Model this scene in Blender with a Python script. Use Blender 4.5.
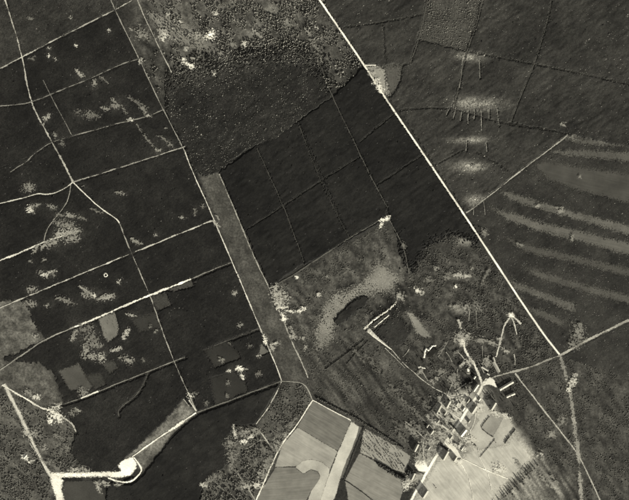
import bpy, bmesh, math, random
import numpy as np
from mathutils import Vector, Matrix

for o in list(bpy.data.objects):
    bpy.data.objects.remove(o)
scn = bpy.context.scene
COL = scn.collection

# ------------------------------------------------------------------ camera
# vertical air photograph: 36 inch lens, 1/7600, camera about 6950 m above the ground
S = 2.85                      # metres on the ground for one photograph pixel
ALT = 6950.0
FRAME_W = 629 * S
cam_d = bpy.data.cameras.new('camera')
cam_d.sensor_fit = 'HORIZONTAL'
cam_d.sensor_width = 36.0
cam_d.lens = 36.0 * ALT / FRAME_W
cam_d.clip_start = 50.0
cam_d.clip_end = 60000.0
cam = bpy.data.objects.new('camera', cam_d)
cam.location = (0, 0, ALT)
COL.objects.link(cam)
scn.camera = cam

# ------------------------------------------------------------------ light
SUN_EL = math.radians(14.5)   # midwinter noon
SX, SY = 0.60, -0.80          # plan direction towards the sun (lower right of the picture)
world = bpy.data.worlds.new('World')
scn.world = world
world.use_nodes = True
wn = world.node_tree
bg = wn.nodes['Background']
sky = wn.nodes.new('ShaderNodeTexSky')
sky.sky_type = 'NISHITA'
sky.sun_disc = False
sky.sun_elevation = SUN_EL
sky.sun_rotation = math.atan2(SX, SY)
hsv = wn.nodes.new('ShaderNodeHueSaturation')      # monochrome film: the sky's light without its blue
hsv.inputs['Saturation'].default_value = 0.0
wn.links.new(sky.outputs[0], hsv.inputs['Color'])
wn.links.new(hsv.outputs[0], bg.inputs['Color'])
bg.inputs['Strength'].default_value = 0.055

sun_d = bpy.data.lights.new('sun', 'SUN')
sun_d.energy = 5.0
sun_d.angle = math.radians(0.5)
sun_d.color = (1.0, 0.975, 0.90)
sun = bpy.data.objects.new('sun', sun_d)
sun.rotation_euler = Vector((-SX * math.cos(SUN_EL), -SY * math.cos(SUN_EL), -math.sin(SUN_EL))).to_track_quat('-Z', 'Y').to_euler()
sun.location = (600, -800, 300)
COL.objects.link(sun)

scn.view_settings.view_transform = 'Standard'
scn.view_settings.look = 'None'
scn.view_settings.gamma = 1.0
scn.view_settings.use_curve_mapping = False
scn.view_settings.exposure = 1.35
KEXP = 1.10      # radiance on screen of a flat sunlit surface of albedo 1 (calibrated)

# ------------------------------------------------------------------ helpers
random.seed(4); rng = np.random.default_rng(7)
def px(x, y): return ((x - 314.5) * S, (250.0 - y) * S)
def pxa(a):
    a = np.asarray(a, float)
    return np.stack([(a[:, 0] - 314.5) * S, (250.0 - a[:, 1]) * S], 1)
def lin(v):
    v = np.asarray(v, float) / 255.0
    return np.where(v <= 0.04045, v / 12.92, ((v + 0.055) / 1.055) ** 2.4)
def alb(v): return lin(v) / KEXP                 # albedo of a flat surface that photographs as grey v

class VN:                                        # smooth value noise
    def __init__(s, seed): s.t = np.random.default_rng(seed).random((256, 256))
    def __call__(s, x, y):
        x = np.asarray(x, float); y = np.asarray(y, float)
        i = np.floor(x).astype(int); j = np.floor(y).astype(int)
        f = x - i; g = y - j
        f = f * f * (3 - 2 * f); g = g * g * (3 - 2 * g)
        a = s.t[i & 255, j & 255]; b = s.t[(i + 1) & 255, j & 255]
        c = s.t[i & 255, (j + 1) & 255]; d = s.t[(i + 1) & 255, (j + 1) & 255]
        return (a * (1 - f) + b * f) * (1 - g) + (c * (1 - f) + d * f) * g
    def fbm(s, x, y, o=3):
        r = 0; w = 0.5; k = 1; tot = 0
        for _ in range(o):
            r = r + w * s(np.asarray(x) * k + 17.3 * k, np.asarray(y) * k + 5.1 * k); tot += w; w *= 0.55; k *= 2.03
        return r / tot
n1, n2, n3 = VN(1), VN(2), VN(3)

def inside(P, poly):                              # points in polygon
    x, y = P[:, 0], P[:, 1]; r = np.zeros(len(P), bool)
    q = np.asarray(poly, float)
    for k in range(len(q)):
        x0, y0 = q[k - 1]; x1, y1 = q[k]
        if y0 == y1: continue
        c = ((y0 > y) != (y1 > y)) & (x < (x1 - x0) * (y - y0) / (y1 - y0) + x0)
        r ^= c
    return r
def dist(P, line, closed=False):                  # distance to a polyline
    q = np.asarray(line, float); best = np.full(len(P), 1e9)
    rngk = range(0 if closed else 1, len(q))
    for k in rngk:
        a, b = q[k - 1], q[k]; ab = b - a; L = max(1e-9, ab @ ab)
        t = np.clip(((P - a) @ ab) / L, 0, 1)
        d = np.hypot(P[:, 0] - a[0] - t * ab[0], P[:, 1] - a[1] - t * ab[1])
        best = np.minimum(best, d)
    return best

def tag(o, label=None, cat=None, group=None, kind=None):
    if label: o['label'] = label
    if cat: o['category'] = cat
    if group: o['group'] = group
    if kind: o['kind'] = kind
    return o
def raw_mesh(name, V, F, mat=None, attrs=None, smooth=False):
    V = np.asarray(V, np.float32); F = np.asarray(F, np.int32)
    k = F.shape[1]
    me = bpy.data.meshes.new(name)
    me.vertices.add(len(V)); me.vertices.foreach_set('co', V.ravel())
    me.loops.add(F.size); me.loops.foreach_set('vertex_index', F.ravel())
    me.polygons.add(len(F))
    me.polygons.foreach_set('loop_start', np.arange(0, F.size, k, dtype=np.int32))
    me.polygons.foreach_set('loop_total', np.full(len(F), k, np.int32))
    if smooth: me.polygons.foreach_set('use_smooth', np.ones(len(F), bool))
    for an, av in (attrs or {}).items():
        at = me.attributes.new(an, 'FLOAT', 'POINT')
        at.data.foreach_set('value', np.asarray(av, np.float32))
    me.update(); me.validate()
    if mat: me.materials.append(mat)
    return me
def link(name, me, parent=None):
    o = bpy.data.objects.new(name, me); COL.objects.link(o)
    if parent: o.parent = parent
    return o

# ------------------------------------------------------------------ materials
TINT = (1.0, 0.955, 0.79)
def new_mat(name, rough=0.9):
    m = bpy.data.materials.new(name); m.use_nodes = True
    nt = m.node_tree; b = nt.nodes['Principled BSDF']
    b.inputs['Roughness'].default_value = rough
    b.inputs['Specular IOR Level'].default_value = 0.12
    return m, nt, b
def N(nt, t, **kw):
    n = nt.nodes.new(t)
    for k, v in kw.items(): setattr(n, k, v)
    return n
def math_n(nt, op, a, b=None, c=None):
    n = N(nt, 'ShaderNodeMath', operation=op)
    for i, v in enumerate((a, b, c)):
        if v is None: continue
        if isinstance(v, (int, float)): n.inputs[i].default_value = v
        else: nt.links.new(v, n.inputs[i])
    return n.outputs[0]
def noise(nt, vec, scale, detail=4, rough=0.6):
    n = N(nt, 'ShaderNodeTexNoise'); n.inputs['Scale'].default_value = scale
    n.inputs['Detail'].default_value = detail; n.inputs['Roughness'].default_value = rough
    nt.links.new(vec, n.inputs['Vector']); return n.outputs['Fac']
def colour(nt, val, b):                            # grey value -> tinted colour
    mx = N(nt, 'ShaderNodeMix', data_type='RGBA', blend_type='MULTIPLY')
    mx.inputs['Factor'].default_value = 1.0
    cc = N(nt, 'ShaderNodeCombineColor')
    for i in range(3): nt.links.new(val, cc.inputs[i])
    nt.links.new(cc.outputs[0], mx.inputs['A'])
    mx.inputs['B'].default_value = (*TINT, 1)
    nt.links.new(mx.outputs['Result'], b.inputs['Base Color'])

def ground_mat():
    m, nt, b = new_mat('heath_soil')
    g = N(nt, 'ShaderNodeNewGeometry').outputs['Position']
    a = N(nt, 'ShaderNodeAttribute', attribute_name='tone').outputs['Fac']
    f = noise(nt, g, 0.16, 5, 0.7); c = noise(nt, g, 0.028, 4, 0.6)
    v = math_n(nt, 'MAXIMUM', math_n(nt, 'MULTIPLY_ADD', f, 3.0, -0.5), 0.15)
    v = math_n(nt, 'MULTIPLY', v, math_n(nt, 'MULTIPLY_ADD', noise(nt, g, 0.45, 4, 0.7), 1.6, 0.2))
    w = math_n(nt, 'MULTIPLY_ADD', c, 1.1, 0.45)
    colour(nt, math_n(nt, 'MULTIPLY', a, math_n(nt, 'MULTIPLY', v, w)), b)
    return m
_pm = {}
def patch_mat(kind, tone, rag=0.5, gap=0.0, contrast=0.5, fine=0.25, streak=None, sk=1.0):
    key = (kind, tone, rag, gap, contrast, fine, streak, sk)
    if key in _pm: return _pm[key]
    m, nt, b = new_mat('%s_surface' % kind)
    g = N(nt, 'ShaderNodeNewGeometry').outputs['Position']
    vec = g
    if streak is not None:                         # plough lines or drill rows, angle in degrees
        mp = N(nt, 'ShaderNodeMapping'); mp.inputs['Rotation'].default_value = (0, 0, -math.radians(streak))
        mp2 = N(nt, 'ShaderNodeMapping'); mp2.inputs['Scale'].default_value = (0.06 * sk, 1.0, 1.0)
        nt.links.new(g, mp.inputs['Vector']); nt.links.new(mp.outputs[0], mp2.inputs['Vector']); vec = mp2.outputs[0]
    f = noise(nt, vec, fine, 5, 0.65); c = noise(nt, g, 0.02, 4, 0.6)
    v = math_n(nt, 'MULTIPLY_ADD', f, 2 * contrast, 1 - contrast)
    w = math_n(nt, 'MULTIPLY_ADD', c, 1.2 if kind != 'track' else 1.8, 0.4 if kind != 'track' else 0.1)
    colour(nt, math_n(nt, 'MULTIPLY', float(alb(tone)), math_n(nt, 'MULTIPLY', v, w)), b)
    # ragged edge: bare soil thins out in specks towards the rim
    e = N(nt, 'ShaderNodeAttribute', attribute_name='edge').outputs['Fac']
    r = noise(nt, g, 0.2, 5, 0.72)
    r = math_n(nt, 'MULTIPLY_ADD', r, 5.0 * rag, -2.5 * rag)
    t = math_n(nt, 'ADD', e, r)
    if gap > 0:
        gn = noise(nt, g, 0.03, 4, 0.7)
        t = math_n(nt, 'ADD', t, math_n(nt, 'MULTIPLY_ADD', gn, 12.0 * gap, -6.2 * gap))
    k = 2.4
    al = math_n(nt, 'MULTIPLY_ADD', t, k, .5 - .5 * k)
    al_c = N(nt, 'ShaderNodeClamp'); nt.links.new(al, al_c.inputs[0])
    tr = N(nt, 'ShaderNodeBsdfTransparent'); mx = N(nt, 'ShaderNodeMixShader')
    nt.links.new(al_c.outputs[0], mx.inputs[0]); nt.links.new(tr.outputs[0], mx.inputs[1]); nt.links.new(b.outputs[0], mx.inputs[2])
    nt.links.new(mx.outputs[0], nt.nodes['Material Output'].inputs['Surface'])
    _pm[key] = m
    return m
def foliage_mat():
    m, nt, b = new_mat('foliage', 0.8)
    a = N(nt, 'ShaderNodeAttribute', attribute_name='tone').outputs['Fac']
    g = N(nt, 'ShaderNodeNewGeometry').outputs['Position']
    f = noise(nt, g, 0.6, 3, 0.6)
    colour(nt, math_n(nt, 'MULTIPLY', a, math_n(nt, 'MULTIPLY_ADD', f, 1.2, 0.4)), b)
    return m
def plain_mat(name, albedo, var=0.3, scale=0.8, rough=0.85):
    m, nt, b = new_mat(name, rough)
    g = N(nt, 'ShaderNodeTexCoord').outputs['Object']
    f = noise(nt, g, scale, 5, 0.65)
    colour(nt, math_n(nt, 'MULTIPLY', float(albedo), math_n(nt, 'MULTIPLY_ADD', f, 2 * var, 1 - var)), b)
    return m
FOL = foliage_mat()
BARK = plain_mat('bark', 0.10)
SAND = plain_mat('loose_sand', 0.48, 0.35, 0.5)
RUBBLE = plain_mat('pale_rubble', 0.46, 0.5, 0.4)

# ================================================================== GROUND
X0, X1, Y0, Y1, RES = -45, 675, -45, 545, 1.5
gx = np.arange(X0, X1 + RES, RES); gy = np.arange(Y0, Y1 + RES, RES)
GX, GY = np.meshgrid(gx, gy)
GP = np.stack([GX.ravel(), GY.ravel()], 1)
tone = np.full(len(GP), 44.0)
wob = np.stack([n1.fbm(GP[:, 0] / 14, GP[:, 1] / 14) - .5, n2.fbm(GP[:, 0] / 14, GP[:, 1] / 14) - .5], 1)
def soft_poly(poly, v, soft=4.0, wobble=8.0, mod=0.0):
    global tone
    P = GP + wob * wobble * 2
    d = dist(P, poly, True); s = np.where(inside(P, poly), d, -d)
    k = np.clip(s / soft * .5 + .5, 0, 1)
    if mod: k = k * np.clip(1 - mod + 2 * mod * (n3.fbm(GP[:, 0] / 9, GP[:, 1] / 9) - .2), 0, 1.2)
    tone = tone * (1 - k) + v * k
def soft_blob(cx, cy, rx, ry, v, ang=0, mod=0.0):
    global tone
    P = GP + wob * min(rx, ry) * 1.4 - (cx, cy)
    a = math.radians(ang); u = P[:, 0] * math.cos(a) + P[:, 1] * math.sin(a); w = -P[:, 0] * math.sin(a) + P[:, 1] * math.cos(a)
    k = np.clip(1.5 - 1.2 * np.hypot(u / rx, w / ry), 0, 1)
    if mod: k = k * np.clip(1 - mod + 2 * mod * (n3.fbm(GP[:, 0] / 6, GP[:, 1] / 6) - .2), 0, 1.2)
    tone = tone * (1 - k) + v * k

# heath and rough ground of different paleness (soil and ground cover themselves)
soft_poly([(-50, -50), (118, -50), (112, 12), (26, 55), (-50, 95)], 66, 4, 3, .3)
soft_poly([(118, -50), (300, -50), (308, 36), (250, 52), (200, 75), (170, 75), (140, 58)], 88, 12, 12, .5)
soft_poly([(128, 5), (150, 5), (178, 75), (168, 110), (140, 58)], 58, 5, 5, .3)
soft_poly([(300, -50), (326, 11), (355, 52), (340, 82), (326, 80), (305, 34)], 80, 8, 8, .5)
soft_poly([(150, 80), (205, 70), (215, 150), (190, 160)], 58, 8, 8, .4)
soft_poly([(430, -50), (492, -50), (478, 22), (466, 55), (412, 42), (424, 13)], 72, 5, 6, .5)
soft_poly([(470, 212), (568, 135), (680, 120), (680, 400), (560, 355)], 60, 5, 5, .3)
soft_poly([(196, 168), (218, 168), (244, 230), (270, 290), (308, 380), (284, 380), (262, 338), (232, 262)], 74, 3, 3, .25)
soft_poly([(286, 382), (308, 380), (313, 400), (290, 436), (266, 445), (256, 428), (270, 405)], 82, 4, 4, .35)
soft_poly([(270, 288), (384, 222), (396, 226), (410, 274), (372, 312), (392, 352), (448, 396), (436, 440), (404, 470), (362, 426), (313, 398), (290, 345)], 70, 6, 6, .3)
soft_poly([(320, 372), (380, 350), (420, 385), (440, 410), (410, 455), (366, 424), (330, 402)], 62, 12, 8, .4)
soft_poly([(410, 275), (440, 236), (482, 245), (560, 355), (488, 380), (470, 360), (448, 396), (400, 350)], 64, 8, 8, .5)
soft_poly([(488, 380), (560, 355), (690, 330), (690, 560), (500, 560), (530, 440), (508, 415)], 68, 6, 6, .4)
soft_poly([(-50, 300), (25, 300), (34, 320), (46, 340), (-50, 385)], 88, 3, 3, .15)
soft_poly([(-50, 358), (40, 362), (54, 374), (64, 402), (48, 410), (25, 398), (-50, 390)], 84, 4, 4, .25)
soft_poly([(-50, 396), (25, 398), (52, 412), (76, 426), (74, 446), (68, 452), (92, 474), (55, 474), (20, 430), (-50, 420)], 90, 4, 4, .35)
soft_poly([(-50, 420), (22, 424), (52, 478), (55, 560), (-50, 560)], 82, 4, 4, .35)
soft_poly([(120, 455), (150, 432), (172, 413), (183, 398), (197, 411), (186, 421), (172, 437), (152, 461), (142, 468)], 112, 5, 5, .2)
soft_poly([(226, 443), (233, 425), (258, 427), (268, 443), (288, 433), (262, 490), (245, 560), (190, 560), (203, 484), (229, 464)], 92, 4, 4, .4)
soft_poly([(436, 400), (484, 383), (500, 408), (520, 432), (536, 456), (515, 476), (490, 560), (400, 560), (418, 470), (426, 434)], 168, 4, 4, .12)
soft_poly([(455, 470), (512, 452), (528, 462), (495, 492), (470, 530), (430, 540)], 196, 10, 8, .15)
soft_poly([(500, 492), (536, 456), (560, 480), (590, 560), (490, 560)], 112, 6, 8, .2)
for b in [(470, 57, 15, 5), (476, 104, 30, 8), (470, 140, 20, 5), (470, 167, 19, 8), (474, 200, 10, 7), (452, 221, 15, 5), (464, 241, 10, 6), (459, 275, 14, 5), (465, 308, 16, 6)]:
    soft_blob(*b, 128, 0, .3)  # film static marks, put into the soil tone as pale ovals
soft_blob(562, 122, 14, 7, 100, 50, .3); soft_blob(560, 195, 22, 10, 96, 20, .3)
soft_blob(350, 311, 24, 10, 58, -37)
soft_blob(388, 332, 16, 14, 54, 30)
def mottle(poly, amp, sx, sy, ang, soft=8):
    global tone
    d = dist(GP, poly, True); k = np.clip(np.where(inside(GP, poly), d, -d) / soft + .3, 0, 1); a = math.radians(ang)
    u = GP[:, 0] * math.cos(a) + GP[:, 1] * math.sin(a); w = -GP[:, 0] * math.sin(a) + GP[:, 1] * math.cos(a)
    tone = np.maximum(30, tone + k * amp * 2 * (n2.fbm(u / sx, w / sy, 4) - .5))
mottle([(290, 345), (372, 328), (448, 396), (430, 450), (404, 460), (313, 398)], 46, 22, 3.0, 55)
mottle([(272, 287), (384, 222), (408, 262), (482, 245), (560, 355), (488, 380), (448, 396), (372, 328), (290, 345)], 46, 6, 3.5, 50)
mottle([(490, 380), (560, 356), (690, 330), (690, 560), (560, 560), (530, 440)], 30, 8, 4, 55)
mottle([(196, 168), (218, 168), (308, 380), (313, 400), (290, 436), (256, 428), (284, 380)], 24, 9, 5, 62, 3)
mottle([(118, -50), (300, -50), (345, 82), (326, 80), (300, 50), (215, 62), (190, 90), (188, 160), (140, 58)], 44, 7, 3.5, 50)
mottle([(-50, 358), (64, 402), (76, 440), (92, 474), (50, 560), (-50, 560)], 34, 8, 4, 30)
mottle([(226, 443), (258, 427), (288, 433), (245, 560), (190, 560)], 46, 5, 3, 50)
mottle([(-50, 300), (25, 300), (46, 340), (-50, 385)], 44, 6, 4, 20, 4)
mottle([(-50, 358), (40, 362), (64, 402), (25, 398), (-50, 390)], 36, 5, 4, 60, 4)
mottle([(120, 455), (183, 398), (197, 411), (142, 468)], 40, 9, 3, 145, 4)
mottle([(496, 496), (536, 456), (556, 450), (580, 490), (590, 560), (490, 560)], 70, 26, 2.6, 56, 5)
mottle([(436, 400), (484, 383), (520, 432), (536, 456), (490, 560), (400, 560)], 40, 7, 5, 50)
V = np.stack([(GX - 314.5).ravel() * S, (250.0 - GY).ravel() * S, np.zeros(GX.size)], 1)
tv = alb(tone).reshape(GX.shape)
# the sheet's outermost rows run on to the horizon
gxm = (gx - 314.5) * S; gym = (250.0 - gy) * S
gxm = np.concatenate([[-14000], gxm, [14000]]); gym = np.concatenate([[14000], gym, [-14000]])
tv = np.pad(tv, 1, mode='edge')
MX, MY = np.meshgrid(gxm, gym)
nx, ny = len(gxm), len(gym)
ii = (np.arange(ny - 1)[:, None] * nx + np.arange(nx - 1)[None, :]).ravel()
F = np.stack([ii + nx, ii + nx + 1, ii + 1, ii], 1)
g = link('ground', raw_mesh('ground', np.stack([MX.ravel(), MY.ravel(), np.zeros(MX.size)], 1), F, ground_mat(), {'tone': tv.ravel()}))
tag(g, 'dark heath and sandy soil spreading under everything', 'ground', kind='structure')

# ------------------------------------------------------------------ sheets on the ground
zc = [0.06]
def nz():
    zc[0] += 0.006
    return zc[0]
CLEAR = []        # (polyline px, half width px, closed, shade clearance m): where no trees grow
def patch(name, label, poly, tone_v, rag=0.5, soft=2.0, clear=True, cat='field', group=None, kind='field', wobble=1.2, gap=0.0, contrast=0.45, fine=0.25, streak=None, sk=1.0, margin=0.5):
    q = np.asarray(poly, float)
    lo = q.min(0) - soft * 1.5 - 1; hi = q.max(0) + soft * 1.5 + 1
    area = (hi - lo).prod(); res = min(2.5, max(0.5, math.sqrt(area) / 34))
    xs = np.arange(lo[0], hi[0] + res, res); ys = np.arange(lo[1], hi[1] + res, res)
    A, B = np.meshgrid(xs, ys); P = np.stack([A.ravel(), B.ravel()], 1)
    Q = P + np.stack([n1.fbm(P[:, 0] / 5, P[:, 1] / 5) - .5, n2.fbm(P[:, 0] / 5, P[:, 1] / 5) - .5], 1) * 2 * wobble
    d = dist(Q, q, True); s = np.where(inside(Q, q), d, -d)
    e = np.clip(s / soft * .5 + .5, 0, 1.3)
    nx, ny = len(xs), len(ys)
    ii = (np.arange(ny - 1)[:, None] * nx + np.arange(nx - 1)[None, :]).ravel()
    Fq = np.stack([ii + nx, ii + nx + 1, ii + 1, ii], 1)
    keep = e[Fq].max(1) > 0.01
    Fq = Fq[keep]; used = np.unique(Fq); mp = np.full(len(P), -1); mp[used] = np.arange(len(used))
    W = pxa(P[used]); z = nz()
    me = raw_mesh(name, np.column_stack([W, np.full(len(W), z)]), mp[Fq], patch_mat(kind, tone_v, rag, gap, contrast, fine, streak, sk), {'edge': e[used]})
    o = link(name, me); tag(o, label, cat, group, 'structure')
    if clear: CLEAR.append((q, margin, True, 0.0))
    return o
SANDS = []
def blob(name, label, cx, cy, rx, ry, ang, tone_v, rag=1.0, n=18, **kw):
    soft_blob(cx, cy, rx * 1.3 + 1.2, ry * 1.3 + 1.2, 44 + (tone_v - 44) * .2, ang, .5)
    SANDS.append((cx, cy, rx * 2 + 4, ry * 2 + 4, (tone_v - 40) / 150))
    rx *= 1.15; ry *= 1.15
    a = math.radians(ang); pts = []
    for k in range(n):
        t = k * 2 * math.pi / n; r = 0.75 + 0.5 * random.random()
        u, w = rx * r * math.cos(t), ry * r * math.sin(t)
        pts.append((cx + u * math.cos(a) - w * math.sin(a), cy + u * math.sin(a) + w * math.cos(a)))
    return patch(name, label, pts, tone_v, rag, soft=max(0.7, min(rx, ry) * 1.3), **kw)
def resample(line, step):
    q = np.asarray(line, float); out = [q[0]]
    for k in range(1, len(q)):
        L = np.hypot(*(q[k] - q[k - 1])); m = max(1, int(L / step))
        for j in range(1, m + 1): out.append(q[k - 1] + (q[k] - q[k - 1]) * j / m)
    return np.array(out)
def smooth_line(line):
    q = np.asarray(line, float)
    for _ in range(2):
        p = [q[0]]
        for a, b in zip(q[:-1], q[1:]): p += [a * .75 + b * .25, a * .25 + b * .75]
        p.append(q[-1]); q = np.array(p)
    return q
def track(name, label, pts, w, tone_v, gap=0.0, rag=0.35, clear=0.8, shade=6.0, cat='track', group=None, w2=None, wander=0.25):
    q = resample(smooth_line(pts) if len(pts) > 2 else pts, 2.0)
    if name == 'track': w *= .78; clear *= .6; tone_v = min(240, int(tone_v * 1.2))
    elif name != 'road': w *= .85; clear *= .7
    d = np.gradient(q, axis=0); d /= np.maximum(1e-9, np.hypot(d[:, 0], d[:, 1]))[:, None]
    nrm = np.stack([-d[:, 1], d[:, 0]], 1)
    q = q + nrm * ((n1(q[:, 0] / 6, q[:, 1] / 6) - .5) * 2 * wander)[:, None]
    us = np.array([-1, -.5, 0, .5, 1]) * 1.6
    hw = np.linspace(w, w2 if w2 is not None else w, len(q)) / 2 * (.65 + .7 * n2(q[:, 0] / 4 + 50, q[:, 1] / 4)) if name != 'road' else np.linspace(w, w2 if w2 is not None else w, len(q)) / 2 * (.88 + .24 * n2(q[:, 0] / 4 + 50, q[:, 1] / 4))
    P = q[:, None, :] + nrm[:, None, :] * us[None, :, None] * hw[:, None, None]
    e = np.tile(1.0 - np.abs(us) / 2, (len(q), 1))
    n = len(q); W = pxa(P.reshape(-1, 2)); z = nz()
    ii = (np.arange(n - 1)[:, None] * 5 + np.arange(4)[None, :]).ravel()
    Fq = np.stack([ii, ii + 1, ii + 6, ii + 5], 1)
    # keep faces upward
    a, b, c = W[Fq[0, 0]], W[Fq[0, 1]], W[Fq[0, 2]]
    if (b[0] - a[0]) * (c[1] - a[1]) - (b[1] - a[1]) * (c[0] - a[0]) < 0: Fq = Fq[:, ::-1]
    me = raw_mesh(name, np.column_stack([W, np.full(len(W), z)]), Fq, patch_mat('track', tone_v, rag, gap, 0.4, 0.3), {'edge': e.ravel()})
    o = link(name, me); tag(o, label, cat, group, 'structure')
    CLEAR.append((q, w / 2 + clear, False, shade))
    return o

# ---- fields
patch('field', 'dark ploughed field with faint drill lines beside the pale strip', [(313, 401), (351, 420.5), (338, 451), (297.5, 427)], 108, .2, .8, wobble=.4, contrast=.6, streak=-31, fine=.22)
patch('field', 'large smooth light grey field inside the field road corner', [(297.5, 427.4), (337.5, 451.4), (330, 469), (322, 462), (311, 459.3), (303, 461), (296.5, 466), (275, 467), (282, 446)], 148, .2, .8, wobble=.4, contrast=.4, streak=-31, fine=.2)
patch('field', 'pale curved sandy band looping round the heart shaped field', [(295, 467), (303, 461), (311, 459.3), (322, 462), (330, 469), (329, 475), (324, 490), (319, 520), (300, 520), (312, 489), (317, 482), (320, 476), (318, 471), (311, 469), (303.6, 474)], 168, .3, .9, wobble=.5, contrast=.25)
patch('field', 'dark heart shaped field at the foot of the field road', [(261, 491), (276, 467), (295, 467.5), (303.6, 474.5), (311, 469.5), (318, 472), (320, 477), (317, 483), (311, 491), (296, 520), (246, 520)], 116, .2, .9, wobble=.5, contrast=.45, streak=4, fine=.2)
patch('field', 'pale narrow strip field running down between two ploughed fields', [(351.5, 421), (359, 427), (357, 436), (352, 449), (346, 463), (340.5, 478), (337, 490), (325, 524), (312, 524), (324, 489), (331, 470), (338.5, 451)], 182, .35, .9, wobble=.7, contrast=.22)
patch('field', 'dark ragged strip of stubble along the thin black hedge', [(359, 427), (363.5, 427), (343.8, 479.5), (340.5, 477), (346, 463), (352.5, 448), (357, 436)], 96, .35, .8, wobble=.7, contrast=.3)
patch('field', 'pale field crossed by long streaky tree shadows', [(364.5, 428.5), (390, 443), (411, 456), (404, 473), (390, 468), (378, 461), (360, 452)], 142, .4, 1.2, clear=False, wobble=.8, contrast=.3)
patch('field', 'mid grey field between thin black hedge and dark tree belt', [(359.5, 453), (377, 463), (390, 472), (406, 482), (400, 500), (392, 520), (352, 520), (345, 480)], 128, .25, .9, wobble=.4, contrast=.45, streak=-28, fine=.2)
patch('field', 'great pale field of faint trails below the village', [(438, 458), (447, 455), (458, 462), (470, 450), (490, 440), (505, 444), (516, 434), (524, 444), (533, 458), (515, 476), (497, 492), (480, 530), (408, 530), (424, 486)], 176, .5, 5, wobble=3, contrast=.4, fine=.16, streak=-52, sk=1.6)
patch('field', 'pale triangular meadow between village road and dark wood', [(467, 414), (482, 392), (492, 411), (505, 413), (514, 427), (502, 445), (480, 450), (468, 438)], 165, .4, 2, wobble=1.2, contrast=.25)
patch('field', 'small grey paddock at the corner of two hedge lines', [(481, 427), (491, 414), (503, 418), (493, 437)], 140, .4, 1.2, wobble=.5, contrast=.2)
patch('field', 'pale rounded clearing dotted with dark bushes below bright track', [(98.5, 319.5), (108, 314), (115, 312.5), (116.5, 319), (119, 328), (117, 336), (108, 342.5), (104, 337)], 110, .6, 2.0, wobble=.8, contrast=.25)
patch('field', 'stepped grey clearing above the short bright track', [(58.4, 371), (78.4, 363), (83, 371), (93, 386), (84, 395), (77.6, 390), (69.6, 390)], 76, .8, 2.0, wobble=.7, contrast=.3)
patch('field', 'dim square clearing beside the stepped grey clearing', [(85.6, 375), (101.6, 373), (105.6, 384), (95, 389.6)], 56, .8, 2.0, wobble=1.0, contrast=.95)
patch('field', 'dim small clearing under the white ring of sand', [(101.6, 363), (114, 360), (117.6, 368), (109.6, 374)], 62, .8, 2.0, wobble=1.0, contrast=.95)
patch('field', 'dim rectangular clearing at the bend of the long track', [(151.6, 297), (166, 293), (171, 305), (158, 311)], 60, .8, 2.0, wobble=1.0, contrast=.95)
patch('field', 'dim narrow clearing under the bright track end', [(166, 289.5), (191, 280), (194, 286), (174, 291.5)], 64, .8, 2.0, wobble=1.0, contrast=.95)
patch('field', 'dim clearing left of the long track with pale specks', [(130, 318), (155, 312), (161, 328), (140, 332)], 52, .9, 3, wobble=1)
patch('field', 'dark rectangular clearing with pale outline in the wood', [(204, 350), (225, 342), (238, 352), (240, 358), (215, 368)], 46, .8, 2.0, wobble=.5)
patch('field', 'dark four sided clearing above the straight grey ride', [(210, 378), (233, 371), (245, 381), (248, 391), (215, 405)], 46, .8, 2.0, wobble=.5)
patch('field', 'small pale triangle clearing beside the double track', [(261, 343), (269, 352), (259, 356)], 92, .4, .8, wobble=.4)
patch('field', 'dark field below the wide white sand road', [(64.8, 481.5), (98, 480.5), (106, 500), (108, 530), (52, 530)], 62, .3, .9, wobble=.4)
patch('field', 'pale grass slope among the scattered top trees', [(146.8, 12), (167.6, 17), (185, 25), (203, 39), (211, 52), (201, 49), (187, 44), (174, 43), (168, 32), (151.6, 20)], 118, .9, 3, clear=False, wobble=2.2, contrast=.6, streak=-35, fine=.25)
patch('field', 'grey grassy glade among the top trees', [(204.8, 50), (230.4, 50), (234.4, 57), (220.8, 64)], 116, .8, 2.4, wobble=1.5, contrast=.4, clear=False)
patch('field', 'grey rough corner beside the straight white road', [(384, 65.5), (396, 66), (402, 66), (401, 79), (396, 90), (390, 97), (386, 88), (384, 75)], 80, 1.0, 4, wobble=2, contrast=.6)
patch('field', 'bright sandy triangle in the angle of the straight white road', [(366, 66.5), (377, 66), (384, 70), (386, 84), (389, 97), (381, 90)], 140, .9, 2.2, wobble=1.2, contrast=.6)
patch('field', 'pale speckled crescent of sand round the dark thicket', [(318, 350), (316, 338), (319, 322), (325, 306), (333, 296), (346, 292), (360, 286), (372, 272), (376, 262), (384, 266), (398, 278), (392, 290), (380, 292), (366, 294), (352, 301), (341, 312), (334, 322), (331, 338)], 124, 1.0, 4, clear=False, wobble=3.5, contrast=.9, kind='sand')
patch('field', 'pale smear of bare soil above the old pit', [(406, 312), (412, 313), (420, 322), (428, 333), (431, 338), (424, 337), (417, 333), (413, 324)], 122, .7, 1.8, wobble=1, contrast=.4)
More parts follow.
